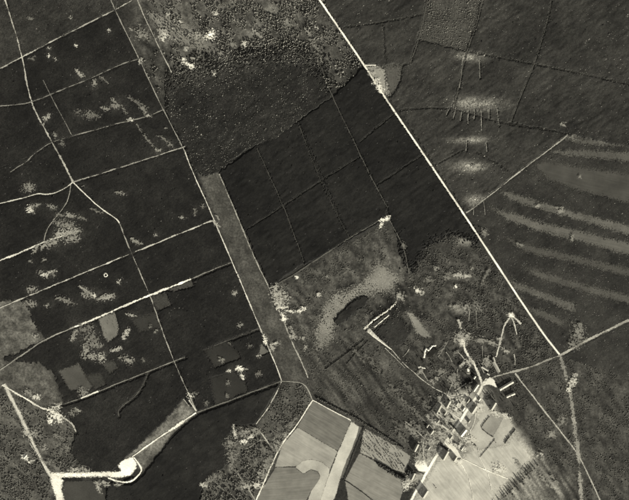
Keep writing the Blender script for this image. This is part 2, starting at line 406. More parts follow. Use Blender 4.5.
# pale cleared strips in the striped plantation on the right
STRIPES = [[(498, 190), (512, 193), (540, 202), (581, 213), (680, 238), (680, 250), (581, 221), (540, 210), (510, 200)],
           [(488, 206), (510, 212), (540, 222), (581, 231), (680, 255), (680, 270), (581, 242), (535, 230), (505, 219)],
           [(549, 150), (581, 150), (680, 155), (680, 166), (581, 157), (553, 154)],
           [(558, 137), (568, 134), (582, 138), (680, 142), (680, 150), (582, 144)],
           [(533, 165), (545, 160), (581, 167), (680, 180), (680, 215), (581, 192), (548, 180)],
           [(509, 279), (530, 287), (575, 304), (575, 312), (545, 300), (515, 289)],
           [(527, 307), (545, 311), (566, 322), (560, 326), (535, 315)],
           [(520, 266), (545, 272), (580, 283), (680, 308), (680, 318), (578, 290), (540, 279)],
           [(503, 236), (530, 245), (581, 257), (680, 280), (680, 290), (581, 264), (525, 252)]]
for k, (q, t) in enumerate(zip(STRIPES, (92, 90, 84, 84, 68, 88, 80, 78, 74))):
    patch('cleared_strip', ['upper pale cleared strip slanting across the plantation', 'second pale cleared strip slanting across the plantation', 'thin pale strip under the short dark plot',
                            'short pale strip at the plantation corner', 'broad grey thinned strip in the plantation', 'pale wedge strip nearest the straight white road',
                            'small pale strip lowest in the plantation', 'faint grey strip above the pale wedge strip', 'faint grey strip in the middle of the plantation'][k],
          q, t, .6, 4, False, 'strip', 'cleared strips of the plantation', wobble=.9, contrast=.35, streak=-14, fine=.2)

for lab, q, t in [('dark garden plot above the broad white lane', [(451, 399), (458, 399), (460, 405), (453, 408)], 110), ('pale garden plot beside the upper village road', [(460, 399), (468, 397), (466, 405), (461, 408)], 178),
                  ('dark square paddock below the pale roofed barn', [(443, 431), (450, 434), (446, 440), (439, 437)], 118), ('grey paddock left of the long farmhouse', [(428, 438), (438, 442), (434, 452), (426, 452)], 132),
                  ('dark plot right of the pale roofed farmhouse', [(467, 424), (474, 414), (479, 420), (472, 430)], 140), ('dark garden plot under the pale roofed farmhouse', [(455, 435), (461, 440), (468, 445), (463, 450), (453, 442)], 112),
                  ('grey plot between round yard and lowest farmhouse', [(416, 474), (423, 475), (419, 483), (413, 481)], 138), ('grey orchard plot behind the small cottage', [(432, 420), (440, 417), (444, 424), (437, 431)], 120)]:
    patch('field', lab, q, t, .5, 1.2, wobble=.6, contrast=.4)
# ---- roads and tracks
track('road', 'straight white road running through the dark forest', [(306, -20), (327.6, 11.6), (364.4, 65.2), (380, 90.4), (420.7, 150), (474.4, 230), (487.3, 250), (540, 330), (560.2, 355.3)], 1.7, 236, 0, .12, .6, 5, 'road', wander=0.05)
LT = 'tracks of the left heath'
track('track', 'long straight track along the dark left blocks', [(100, -25), (115.6, 11.6), (139.6, 59.6), (153.2, 89.2), (162.8, 108.8), (185.2, 152)], 1.1, 118, .15, .3, .8, 4, wander=.1)
track('track', 'bright left track edging the open grass strip', [(185.2, 152), (188.4, 162), (196.4, 180.4), (210, 210), (219.2, 232), (232, 261.6), (248, 299.2), (264.8, 339.6), (277.6, 369.2), (281.6, 380.8)], 1.3, 168, .12, .3, 1, 6, wander=.15)
track('track', 'pale track edging the open grass strip on its right', [(219.2, 174), (228.8, 196.4), (242.4, 228.4), (254.4, 258.4), (269.6, 288.8), (279.2, 310.8), (283.2, 320.4), (292, 342.8), (301, 360), (308, 378)], 1.2, 128, .25, .5, 1, 6)
track('track', 'pale double track fading into the top heath', [(130, -20), (142, 11.6), (150, 28.4), (161.2, 51.6), (171.6, 72.4)], 1.4, 132, .15, .4, .8, 5, w2=.8)
track('track', 'slanting track across the top left corner', [(-30, 84), (26.4, 54.8), (48.8, 42.8), (72.8, 30.8), (112, 11.6), (150, -10)], 1.5, 140, .35, .3, .7, 6, w2=1.1)
track('track', 'winding bright track down the left heath to the small bend', [(-6, -30), (12, 20), (23, 60), (26.4, 81.6), (31.2, 102.4), (38.4, 117.6), (51.2, 140.8), (61.6, 159.2), (72.8, 182)], 1.3, 140, .25, .35, 1, 7, w2=1.5)
track('track', 'bright curving track below the small crossroads', [(72.8, 182), (84, 193.2), (102.4, 210), (116.8, 218.8), (119.5, 223)], 1.4, 176, .05, .3, 1, 7)
track('track', 'thin track running down from the curve to the clearing', [(119.5, 223), (126.8, 242.4), (133, 257), (150, 295), (161.2, 328.4), (174, 361.2), (186.8, 390.4), (196.4, 410.4)], 1.1, 122, .3, .35, 1, 7)
for lab, pts, w, t, gp in [
    ('faint cross track below the top left corner', [(-20, 108), (23, 104), (31.2, 102.4), (50.4, 94.4), (68, 87.2), (83.2, 81.6), (106.4, 70.8), (119, 65), (139, 58.5)], 1.0, 100, .4),
    ('short thin track joining two cross tracks', [(43, 80), (50.4, 95), (72, 135.2)], 1.0, 96, .25),
    ('faint cross track ending in bright specks', [(10, 172), (29, 160), (31, 156), (51.5, 141.5), (72, 136), (96.8, 129.3), (119, 123), (150, 116), (162.8, 109.6)], 1.0, 104, .35),
    ('broken cross track meeting the small crossroads', [(73, 182), (117.6, 168.4), (148.4, 158.4), (174, 150), (185, 146.5)], 1.1, 124, .35),
    ('wavy bright track leading left from the small crossroads', [(72.8, 182), (69.6, 185.2), (58.4, 192), (46.4, 194.8), (37.6, 193.2), (24.8, 197.7), (-20, 208)], 1.3, 158, .15),
    ('thin looping path through the left sand specks', [(71, 185), (68, 201), (64, 206.8), (46.4, 229), (44, 240.8)], .9, 116, .15),
    ('bright short track through the left sand', [(-20, 268), (24.8, 251), (44, 241.6), (60, 236.8), (78.4, 230.9)], 1.8, 172, .15),
    ('long slanting track over the left blocks', [(-20, 316), (24.8, 297.6), (56.8, 284), (84, 272.8), (119.2, 258.4), (166, 239.2), (206, 223), (214, 220)], 1.3, 146, .3),
    ('faint track end meeting the open grass strip', [(190.8, 279.2), (209, 271), (232, 262)], 1.0, 100, .3),
    ('faint track left of the bright sand track', [(-20, 384), (24.8, 353), (44, 339.6), (74.4, 327)], 1.5, 120, .1),
    ('faint cross track above the dark lower wood', [(58.4, 405.6), (80.8, 398.4), (110, 386.6), (148.4, 371.5), (174, 361), (185, 357)], 1.0, 102, .2),
    ('thin bent path in the dark lower wood', [(148.4, 372), (138.8, 394.4), (118, 408.8), (119, 416)], .8, 76, .2),
    ('faint short ride across the middle wood', [(204, 350), (224.8, 341.5), (259, 328.4)], .8, 74, .3),
    ('straight grey ride from clearing to the strip corner', [(196, 412.5), (209, 408.5), (281.6, 380.8)], 1.3, 84, .05)]:
    track('track', lab, pts, w, t, gp, .4, 1.0, 8)
track('track', 'brightest straight sand track crossing the left blocks', [(74.4, 327), (95.2, 318.8), (119, 308), (150, 295), (190.8, 279.2)], 1.9, 205, .22, .45, 1, 8)
track('track', 'short bright piece of track in the lower left', [(80.8, 398.2), (98.4, 391.3)], 1.7, 182, 0, .3, 1, 8)
track('track', 'straight white track across the lit clearing', [(196, 412.8), (186, 419.2), (169.2, 431), (155.6, 440), (142, 449.6), (132.4, 456.8)], 1.5, 200, .08, .3, 1, 10)
track('track', 'white strip of bare sand in the lit clearing', [(186, 419.6), (178, 425), (169, 431.6)], 3.0, 205, .2, .6, 1, 10)
track('road', 'wide white sand road along the bottom left', [(51, 475), (75, 475), (98, 474.5), (116, 474)], 4.2, 236, 0, .4, .6, 6, 'road', wander=.4)
track('road', 'broad pale road slanting up the left bottom edge', [(4, 384), (23, 421.6), (39, 456.8), (51, 476), (58, 489), (74, 525)], 3.0, 192, 0, .3, 1, 6, 'road')
track('track', 'white curved track round the sand pad', [(134, 457.6), (139.6, 464.8), (142, 469.6), (139.6, 474.4), (134, 480), (127.6, 482.4), (119.6, 482), (108, 478)], 1.8, 220, 0, .3, 1, 8)
patch('sand_pad', 'blinding white sand pad inside the curved track', [(121, 461.5), (132.4, 457), (135.8, 461.6), (136.4, 468), (130.8, 474.4), (122.8, 477), (110, 477.5), (112, 472), (118, 472), (121.5, 470.5), (118.5, 466)], 240, .4, 1.4, True, 'sand', contrast=.35, kind='sand', wobble=.6)
patch('sand_pad', 'white sandy road junction in the bottom left', [(50, 472), (60, 477), (63, 481), (61, 488), (63, 498), (72, 530), (66, 530), (57, 500), (51, 483)], 226, .45, 1.8, True, 'sand', contrast=.5, kind='sand', wobble=.8)
track('track', 'pale short road coming in to the left sand hub', [(2, 385), (28, 400), (39, 407), (49, 410), (54, 413)], 2.0, 178, .1, .5, 1, 7)
track('track', 'pale tail curving away from the left sand hub', [(54, 413), (62, 417), (72.8, 424), (76, 432)], 2.2, 140, .15, .6, 1, 7, w2=1.0)
track('track', 'bright broken track below the strip corner', [(281.6, 381.5), (275, 396), (269.6, 405.6), (263, 415), (256, 424)], 1.2, 150, .35, .4, 1, 7)
track('track', 'curved track joining strip corner and field corner', [(281.6, 381), (290, 381.6), (301.2, 382.4), (307.6, 388), (312.4, 400)], 1.1, 130, .1, .3, 1, 7)
track('track', 'white field road along the left field edge', [(312.8, 400), (296.4, 425.6), (290, 434), (280, 446), (261.6, 488), (246, 524)], 1.6, 190, .05, .3, 1, 8)
track('track', 'white field road along the top field edge', [(312.6, 400), (330, 409.5), (351, 420.3)], 1.3, 178, .05, .3, 1, 10)
track('track', 'narrow bright path down to the village crossroads', [(391.8, 350), (402, 362), (413, 372), (430, 386), (440, 391), (448, 395)], 1.0, 150, .2, .4, 1, 8)
VR = 'roads and paths of the village'
track('road', 'white village road running down between the farms', [(487, 379), (482, 385), (480, 391), (473.5, 400.5), (467, 410), (461, 420), (453.5, 430.5), (447, 440), (436, 456), (428, 470), (421, 483), (416, 491), (402, 520)], 2.4, 232, 0, .2, 1, 6, 'road')
track('road', 'white road from the bright sandy knoll to the village', [(463.5, 343), (465, 350), (470, 359), (473, 361), (477, 370), (481, 380), (482, 385)], 1.9, 215, .05, .4, 1, 6, 'road', w2=2.2)
track('road', 'tree lined road from the village to the eastern crossroads', [(484, 381), (490, 378), (512, 372), (533, 366.5), (545, 361), (560, 355.2)], 1.8, 150, .25, .3, 1, 8, 'road')
track('road', 'pale road leaving the eastern crossroads to the right', [(560, 355.2), (570, 350), (580, 343.4), (650, 310)], 1.9, 160, .2, .4, 1, 8, 'road')
track('track', 'straight pale track through the dark eastern scrub', [(515, 373.2), (535, 399), (555.4, 425), (572, 446), (580, 457), (600, 500)], 1.6, 140, .1, .35, 1, 8)
track('track', 'broad pale band down the right hand edge', [(560, 356), (566, 376), (571, 398), (574, 424), (578, 452), (581, 488), (582, 530)], 4.0, 112, .3, .9, 1, 6)
track('track', 'slanting pale track edging the striped plantation', [(466, 213), (470, 210.7), (482.5, 201), (498, 189), (516, 174.5), (568, 135)], 1.2, 128, .25, .4, 1, 6)
track('path', 'curved path from the sand star to the hamlet', [(510, 317), (505, 324), (502.6, 330.6), (499.7, 344), (496, 357)], 1.8, 185, .12, .5, 1, 6, 'path')
track('path', 'short arm of the sand star pointing down', [(511, 317), (514, 323), (517, 334.5)], 1.4, 175, .12, .5, 1, 5, 'path')
track('path', 'short arm of the sand star pointing right', [(511, 316), (516, 319), (521, 324)], 1.4, 175, .12, .5, 1, 5, 'path')
track('path', 'white path crossing to the small village junction', [(447, 395), (450, 397.5), (456, 397.4), (463.5, 395)], 1.2, 190, .05, .3, 1, 6, 'path')
track('path', 'thin white path rising from the small village junction', [(447.5, 395), (450, 388), (454, 380), (458, 370)], .9, 150, .2, .4, 1, 6, 'path')
track('path', 'broad white lane between the middle farms', [(442, 407), (447, 410.5), (453, 414), (461, 420)], 1.7, 190, .05, .4, 1, 6, 'path')
track('path', 'white lane curving down to the round yard', [(426.5, 434), (423.5, 441), (423, 450), (423.5, 460), (427, 466)], 1.4, 200, 0, .3, 1, 6, 'path')
patch('yard', 'round white yard beside the village road', [(415, 466), (416, 461), (420, 459.5), (424, 461), (427, 466), (429, 468), (426, 472), (419, 471)], 230, .3, 1.0, True, 'yard', kind='sand', contrast=.15, wobble=.4)
patch('yard', 'white wedge shaped yard below the middle farm', [(444, 443), (448, 439.5), (456, 448), (461.5, 458), (457, 458), (449, 447.5)], 214, .3, .8, True, 'yard', kind='sand', contrast=.2, wobble=.4)
patch('yard', 'wide white forecourt at the top of the village road', [(482, 386), (486, 381), (490, 377.5), (494, 380), (497, 388), (494, 386), (488, 384)], 215, .4, .9, True, 'yard', kind='sand', contrast=.2, wobble=.4)
track('path', 'thin white trail crossing the great pale field', [(461, 458), (470, 462.5), (488, 471), (508, 478.7)], 1.0, 226, .08, .3, 0.5, 3, 'path')
track('path', 'faint trail down the pale meadow', [(475.5, 404), (475.5, 421), (468, 435)], .9, 200, .1, .4, .5, 3, 'path')
track('path', 'faint trail forking down the great pale field', [(478, 448), (479.5, 458), (488, 472), (492, 490)], .9, 204, .25, .4, .5, 3, 'path')
track('path', 'faint trail crossing the great pale field from the farm', [(460, 462), (468, 476), (472, 490), (476, 520)], .9, 204, .2, .4, .5, 3, 'path')
track('path', 'path round the ruined bright copse', [(267, 441), (261, 439), (246.4, 450), (238, 447)], 1.1, 130, .1, .4, .5, 5, 'path')
track('path', 'bright edge path on the right of the ruined copse', [(259, 430), (264, 437), (270, 445.6)], 1.3, 165, .1, .4, .5, 5, 'path')
track('path', 'slanting pale path below the ruined copse', [(237.6, 473.6), (248, 488), (262, 512)], 1.1, 140, .1, .4, .5, 5, 'path')
track('path', 'white bar of sand at the wood corner by the road', [(364.6, 65.4), (376, 65.2)], 1.2, 214, 0, .2, 1.2, 10, 'path')
track('path', 'short white fence line path at the clearing corner', [(189, 400), (192.5, 405), (196.4, 411)], 1.2, 190, .1, .3, 1, 10, 'path')
track('path', 'short pale line above the clearing corner', [(183.5, 399), (189, 406)], 1.0, 150, .1, .3, 1, 10, 'path')
# film static marks built as thin pale streaks, like the teeth of a comb
TEETH = [(456, 107, 453, 119), (450, 108, 446, 115), (462, 110, 460, 121), (468, 110, 468, 124), (474.5, 108, 474, 119), (481, 110, 481.5, 131), (489, 109, 489, 119), (497, 109, 499, 126)]
for t in TEETH:
    track('path', 'one of the thin pale streaks combing down from the largest film static mark', [(t[0], t[1]), (t[2], t[3])], .5, 150, .1, .3, .4, 4, 'path', 'comb of streaks below the largest film static mark')
for lab, t in [('thin streak dropping from the topmost film static mark', (479.6, 60, 479.6, 78)), ('left thin streak dropping from the topmost film static mark', (463, 60, 459.5, 88)), ('thin streak dropping from the faint second film static mark', (466.5, 139, 466, 151)),
               ('short streak right of the faint second film static mark', (486, 143, 487, 152)), ('thin streak beside the road junction film static mark', (474, 204, 473.5, 215)), ('second thin streak beside the road junction film static mark', (483.5, 202, 485, 215)),
               ('thin streak dropping from the lowest film static mark', (476, 311, 477, 328)), ('second thin streak dropping from the lowest film static mark', (469.6, 311, 469, 321)), ('thin path between the sand knoll and the hamlet', (482, 346, 483, 362))]:
    track('path', lab, [t[:2], t[2:]], .5, 150, .1, .3, .4, 4, 'path')  # most of these are streaks of the film static marks too
for k, (lab, t) in enumerate([('short double line of pale earth left of the pond', (403, 357, 409, 349)), ('pale line of earth right of the pond', (438, 357, 448, 341)), ('thin pale line below the bright sandy knoll', (458, 352, 465, 360)),
        ('short white line beside the thin rising path', (454, 379, 457.5, 369)), ('short white bar left of the knoll road', (460, 366, 465.5, 362)), ('thin pale line above the tree lined road', (514, 354, 515, 365)),
        ('slanting pale line under the sand star', (494, 343, 508, 351)), ('pale line linking knoll and slanting line', (466, 339, 494, 343)), ('faint pale line left of the narrow bright path', (385, 348, 405, 368)),
        ('short pale line in the middle of the rough ground', (446, 352, 452, 362)), ('thin pale line crossing above the junction', (434, 381, 447, 372)), ('pale line beside the white crossing path', (455, 391, 466, 383)),
        ('short pale line near the small bright barn', (478, 362, 484, 373)), ('thin line from heap to narrow path', (420, 369, 428, 381)), ('pale line on the village slope edge', (405, 421, 426, 440)), ('second pale line on the village slope edge', (415, 412, 436, 432))]):
    track('path', lab, [t[:2], ((t[0] + t[2]) / 2 + .6, (t[1] + t[3]) / 2), t[2:]], .9, (150, 132, 170)[k % 3], .12, .45, .5, 6, 'path')
# forest rides (grassy gaps between the blocks)
for lab, pts, w, t in [
    ('long dark ride across the upper right forest', [(470, 51.5), (535, 64), (582, 73.5), (690, 97)], .8, 66),
    ('slanting ride down the upper right forest', [(556, -30), (549.7, 14), (535, 63.7), (518, 102), (511, 122)], .9, 84),
    ('ride along the left side of the dotted stand', [(434, -30), (424.8, 13), (418.4, 40.4), (410.4, 62.8)], .9, 92),
    ('ride along the right side of the dotted stand', [(490, -30), (477.6, 22.8), (466.4, 51.6), (459, 87), (452.8, 112)], .9, 92),
    ('dark ride running right under the largest film static mark', [(399, 110), (430, 107), (455, 109), (500, 123), (556, 131)], .7, 60),
    ('dark ride behind the top of the white road', [(343, 27), (380, 23), (424, 14)], .7, 60),
    ('short upright ride above the sandy triangle', [(382.8, 24), (386, 63)], .6, 64),
    ('dark slanting ride left of the striped plantation', [(476, 151.4), (496, 163), (515, 174.5)], .7, 60),
    ('long straight ride down the middle forest', [(290, 0), (305, 34), (318.8, 61), (332.4, 97.6), (350.8, 134.4), (368.4, 172.4), (387.6, 207.6)], 1.0, 84),
    ('second straight ride down the middle forest', [(298.8, 124.8), (322, 185), (344.4, 229), (350, 239)], .8, 66),
    ('leftmost straight ride down the middle forest', [(256.8, 148), (270.4, 178), (283, 205), (292, 229), (304, 262)], .9, 76),
    ('slanting cross ride in the middle forest', [(248, 228.4), (283, 206), (318.8, 182), (358.8, 157)], .8, 64),
    ('short cross ride near the sandy triangle', [(360, 141.6), (389, 117.6), (396, 112)], .8, 66),
    ('short cross ride left of the white road', [(377, 185), (421, 155.6)], .7, 62),
    ('faint cross ride right of the white road', [(431, 167.6), (463, 150)], .6, 60),
    ('pale edge path between the middle forest and rough field', [(270, 288), (290, 277.6), (307.6, 265.6), (351, 237), (378, 221.6)], 1.0, 100),
    ('pale edge path down the right of the rough field', [(388, 216), (392, 225), (404, 247), (409, 274)], 1.0, 100)]:
    track('ride', lab, pts, w, t - 10, .1, .4, .35, 0, 'ride')

# ---- patches of bare sand
def sands(lst, lab, grp, rag=.9):
    for (x, y, rx, ry, a, t) in lst:
        blob('sand_patch', lab, x, y, rx, ry, a, t, rag, cat='sand', group=grp, kind='sand', contrast=.5, margin=.2)
sands([(80, 73.5, 4.5, 1.1, 45, 150), (48.6, 55.4, 1.0, .9, 0, 190), (54.3, 58.9, .9, .8, 0, 160), (76.3, 45, 1, .9, 0, 190), (108.7, 30.2, 1, .9, 0, 160), (49, 48.3, .9, .7, 0, 140), (94.5, 83.5, 1.2, 3, 10, 140), (104, 80, 5, .6, 40, 110), (32, 58, 2.5, .8, -20, 100), (71, 17, 1, .8, 0, 130), (31, 18, 2, 1, 0, 100),
       (45, 118, 2, 1.2, 60, 150), (48.5, 116, 1, 2.2, 0, 150), (43, 124, 1.5, .8, -30, 140), (92, 115, 6, 2.2, 10, 112), (105, 109, 2.4, 1.3, 0, 130), (116, 106, 3.5, 1.4, 20, 120), (55, 135, 2, 1, 40, 120), (62, 143, 1.4, 2.2, -30, 100), (78, 112, 2, 1.8, 50, 95)],
      'small patch of bare sand in the upper left heath', 'sand specks of the upper left heath')
sands([(116, 103, 5, .9, 40, 120), (124, 110, 5, .8, 50, 115), (137, 102, 9, .9, 30, 100), (144, 110, 5, 1.3, 50, 112), (148, 115, 2.4, .9, 20, 150), (130.5, 120.2, 2.6, .9, -12, 220), (139, 128, 4, .6, 55, 105), (150, 142, 9, .7, 50, 110), (157, 150, 1.6, .8, 40, 150), (166, 141, 8, .8, 35, 100), (170, 145, 3, 1, 30, 110), (160, 150, 1, .8, 0, 130), (166, 128, .9, 1, 0, 110)],
      'thin streak of pale sand in the dark block beside the long straight track', 'sand streaks beside the long straight track')
sands([(28, 187, 5, 2.5, 0, 120), (30.4, 209, 2.4, 2, 30, 215), (36, 206, 4, 1, -20, 140), (52, 206.8, 4, 1.2, 20, 130), (71, 215.6, 5, 1.4, 5, 135), (66, 225, 8, 3, 10, 118), (68, 233, 9, 3.2, -15, 150), (72, 238, 6, 2.4, -10, 140), (52, 243, 5, 2, -20, 130), (36, 249, 4, 1.2, -60, 140), (44, 246, 3.5, 1.2, -50, 140), (44, 260, 1.2, 1, 0, 130), (30, 261, 1.2, 1, 0, 120), (44.8, 275, 2.4, 1.4, 0, 200), (51.5, 272, 4, 1, -15, 170), (54, 274, 1, 2.5, 0, 120), (40, 272, 2, 1, 0, 110), (32, 289.6, 3.2, 2, 20, 140), (87, 291.5, 7, 1.4, 38, 150), (92, 295.5, 2.6, 1.2, 20, 190), (104, 297, 7, 1.2, -15, 140), (84, 186, 1, .7, 0, 100), (120, 193, 5, .9, 12, 115), (182, 218, 2.2, .8, 10, 130), (195, 212, 1, 3, 10, 110), (203, 206, 1.2, 1.2, 0, 120), (136, 241, 5, 1.2, 25, 130), (156, 234.5, 1.2, .8, 0, 140), (119, 282, 1, 1, 0, 170), (97, 211, 4, .8, 20, 100), (82, 218, 4, 1, 20, 110), (60, 215, 3, 1, 20, 110)],
      'small patch of bare sand in the left middle heath', 'sand specks of the left middle heath')
sands([(66, 301, 8, 1.5, 20, 115), (87, 295, 3, 2, 30, 130), (106, 298, 6, 1.2, -15, 140), (29.6, 304, 4, 2, 0, 125), (48, 305.5, 1.8, 1, 0, 140), (74.4, 335, 1.4, 5, 25, 140), (86, 329, 5, 3, 0, 105), (92, 338, 5, 3.5, 30, 110), (86, 350, 2.2, 6, 15, 140), (92, 356, 4.5, 2, 20, 140), (101.5, 357, 3, 2.2, 0, 165), (95, 345, 6, 2, 0, 120), (116, 349.5, 4.5, 1.2, -20, 175), (131, 315, 4, .8, 8, 160), (126, 333, 1.2, 4, 30, 165), (124, 338, 1, 1.4, 0, 160), (127.5, 360, 4, 2, 30, 130), (121, 358, 2, 1, 0, 120), (143, 360, 1, 1.4, 0, 100), (150, 327, 1, .8, 0, 120), (155.5, 331, 1.1, 1, 0, 130), (36, 336, 1.6, 1.4, 0, 150), (83, 392, 3, 2, 20, 125), (77, 410, 3, 1.2, 20, 130), (72, 413, 2, 2, 0, 110)],
      'small ragged patch of bare sand around the brightest sand track', 'sand specks around the brightest sand track')
sands([(142, 34, 5, 3.2, 20, 125), (163, 34, 5, 3, 30, 160), (165, 37, 1.8, 2.4, 0, 215), (186, 48.4, 2.2, 1.4, 0, 150), (184, 61, 1.4, 3.2, -20, 225), (190, 65.4, 4, 1.2, 25, 230), (193, 58, 1.4, 1, 0, 140), (198, 37, 3.6, 3, 30, 140), (209, 36, 3, 1.8, -30, 225), (212, 34, 2.4, 3.2, 20, 245), (214, 73.5, 1.4, 1.6, 0, 190), (244.8, 43.6, 1.6, 1.6, 0, 190), (215, 13.5, 1.4, 1, 0, 200), (259, 35, 4, 1.2, 40, 130), (232, 44, 3.5, 2, 40, 120), (168, 15, 1.4, 1.2, 0, 170), (180, 22, 1.4, 1, 0, 180), (254, 31, 2, 1, 30, 150), (287, 23, 4, 2, 30, 120), (316, 27.6, 1.6, .8, 40, 190), (308, 32, 6, .7, 45, 120), (314, 45, 7, 1.2, 50, 115), (320, 58, 4, 1, 58, 110), (131, 29, 1.2, 1, 0, 140), (141, 61, 1.4, 1.6, 0, 175)],
      'small bright sand patch among the scattered top trees', 'sand patches among the scattered top trees')
sands([(384.6, 219.4, 4.2, 1.2, -25, 235), (381, 224.5, 1, 2.2, 10, 225), (389, 218, .8, 1.4, 0, 200), (376, 82, 2, 3.5, -30, 210), (380, 88, 1.6, 3, -35, 225), (373, 74, 2.5, 1.5, 0, 160)],
      'dazzling scrap of sand at a forest corner', 'sand scraps at the forest corners')
sands([(278, 295, 4.5, 3.5, 0, 190), (282.5, 307.6, 4.5, 1.2, -8, 240), (280, 302, 5, 3, 30, 170), (283.4, 317, 1.6, 4.5, -12, 225), (290, 311, 4, .9, 10, 200), (299, 311, 2, 1, 0, 190), (302, 309.6, 3, 1.1, -25, 225), (284, 298, 4, 2, 0, 160), (276, 288, 3, 2, 40, 160), (318, 294.6, 1.6, 1.3, 0, 190), (297, 277, 1.1, .9, 0, 235), (327, 277, .8, .8, 0, 180), (303, 338, 2, 1, 0, 150), (293, 336, 3, 1.5, 20, 160), (305, 346, 1, 3, 0, 140), (291, 330, 1, 4, -15, 140), (275, 344, 4.2, 1.2, -15, 170), (272, 347, 1.4, 2, 0, 160), (265.6, 340, 1.3, 3.6, -20, 225), (259, 355.4, 1.8, 1, 0, 150), (240, 369, 3.2, 1.5, 0, 225), (242.6, 376.5, 1, 2.4, -25, 215), (229, 371, 1.4, .9, 0, 190), (246.4, 369.6, 1.2, 1, 0, 130), (258.4, 374, 2, 1.6, 0, 105), (228, 383, 1.2, 1.1, 0, 120), (227, 396, 1.2, 1.1, 0, 105), (206, 403, 1.2, 1.6, 0, 105), (235, 293, 1.2, 2, -20, 150), (240, 326, 1.6, 1.4, 0, 125), (249.6, 346, 1.4, 1.2, 0, 90), (221.6, 359.4, 1.4, 1.4, 0, 120), (229.6, 343.6, 1.1, 1, 0, 100), (190, 396, 1.8, 1.5, 0, 200), (196, 394, 2, 1.2, 0, 100), (205.8, 403, 1, 1.4, 0, 95), (216, 224, 4, 1, 40, 160), (218, 218, 3, .8, 60, 120)],
      'white scrap of disturbed sand beside the open grass strip', 'sand scraps beside the open grass strip')
sands([(53.6, 412.5, 4, 2.6, 40, 225), (58, 406, 2.4, 1.6, -30, 190), (57, 416, 5, 2.6, 35, 215), (50.4, 421, 1.9, 1.7, 0, 225), (36, 397, 3.5, 1.6, 10, 190), (28, 392, 4, 2, 10, 120), (25, 456.5, 2, 1.6, 0, 215), (31, 461, 2.4, 1.1, -15, 215), (44, 447.5, 1.6, 1.4, 0, 160), (48, 462, 4, 2, 0, 110), (25, 433, 2, 1.5, 0, 150), (33, 433, 2.5, 2, 0, 140), (60, 436, 4, 2.5, 20, 115), (66, 448, 2.5, 3, -30, 115), (75, 470, 5, 1.8, 0, 165), (84, 470, 4, 2, 30, 140), (104, 483, 4, 1.4, 15, 150), (30, 440, 2, 1, 0, 140), (118, 484, 3, 1, 0, 140), (98, 487, 1.2, 5, -25, 150)],
      'pale patch of trodden sand around the bottom left roads', 'sand patches of the bottom left corner')
sands([(234.5, 432, 1.2, 5, -8, 190), (244, 441, 2.4, 1.6, -20, 230), (251, 437, 3.4, 1.3, -25, 200), (243, 434, 3.6, 2.6, 0, 130), (256, 432, 4, 2, 20, 130), (230, 443, 3, 3, 0, 120), (248, 431, 2, 1.2, 0, 140), (232, 458, 3.6, 4.5, 0, 115), (205, 485, 3.4, 1.2, 20, 190), (209, 482, 3, 1, -30, 160), (214, 478, 6, 2, -35, 120), (276, 447, 3, 4, 25, 135), (268, 462, 3, 6, 25, 120), (262, 474, 3, 4, 20, 140), (258, 485, 4, 1.8, 0, 190), (247, 486, 4, 2, 0, 160), (285, 436, 3, 2, -45, 130), (255, 463, 2, 3, 20, 105), (292, 424, 2, 5, 35, 110)],
      'ragged bright patch of sand in the ruined copse', 'sand patches of the ruined copse')
sands([(510.5, 316, 2.6, 1.8, 10, 235), (462.5, 341, 2.6, 3.6, -10, 245)], 'compact heap of dazzling white sand where several paths meet', 'white heaps where paths meet', .35)
sands([ (463, 337, 6, 3, -10, 150), (418, 290.5, 3.4, 1.6, 30, 210), (422, 292, 1.4, 1.8, 0, 190), (400, 297, 3, 2, 0, 150), (458, 275, 5, 1.4, 0, 165), (466, 276, 2.4, 1, 0, 165), (456, 287, .9, 1.8, 20, 220), (447, 276, 3, 2, 0, 120), (404, 246, 1, 3, -20, 110), (436, 268, 2, 1, -30, 130), (428, 280, 3, 2, 0, 110), (460, 324, 1.2, 3.2, -20, 180), (466, 308, 4, 1.4, 0, 140), (456, 306, 4, 1.4, 0, 130), (472, 268, .9, 2, 10, 130), (486, 275, 1, 8, 25, 105), (480, 340, 6, 2, 10, 120), (492, 343, 4, 1.2, 35, 140), (500, 339, 2, 1, 0, 170), (505, 350, 3, 1, 30, 160), (456, 353, 4, .8, -40, 110), (443, 348, 5, .8, -55, 120), (470, 362, 3, 2, 30, 150), (452, 378, 4, 3, 0, 115), (468, 371.5, .8, 2, -10, 230), (462, 365, 3, .8, -35, 160), (456, 384, 4, 3, 20, 125), (440, 372, 3, 2, 0, 115), (437, 379, 2, 1, 30, 150), (433, 382, 3, 1, 30, 140), (420, 372, 3, 1, -50, 130), (487, 362, 3, 3, 0, 135), (470, 391, 4, 2, 40, 150)],  # a few flat ovals among them stand for film static marks
      'patch of trampled sand on the rough ground above the village', 'sand patches above the village')
sands([(572, 383, 2.4, 3, 30, 190), (569, 389, 1.4, 2, 0, 200), (574, 375, 1.6, 1.4, 0, 170), (540, 455, 2, 2, 0, 160), (551, 434, 3, 2, 0, 130), (562, 420, 2, 3, 0, 130), (574, 344, 3, 2, 0, 150), (578, 335, 4, 8, 0, 115), (563, 124, 1.4, 1.4, 0, 130), (572, 137, 4, 1.5, 15, 120), (580, 177, .8, .8, 0, 130), (560, 210, 3, 1.6, 10, 135), (538, 206, 1.2, .9, 0, 140), (572, 238, .8, 3.5, 8, 125), (520, 245, 3, 1, 10, 110), (500, 470, 3, 3, 0, 200), (484, 233, 2, 2, 0, 120), (545, 481, 7, 1.4, 50, 130), (520, 466, 6, 1, 55, 140), (555, 480, 6, 1.2, 55, 120)],
      'pale scuffed patch near the right hand edge', 'pale patches near the right hand edge')
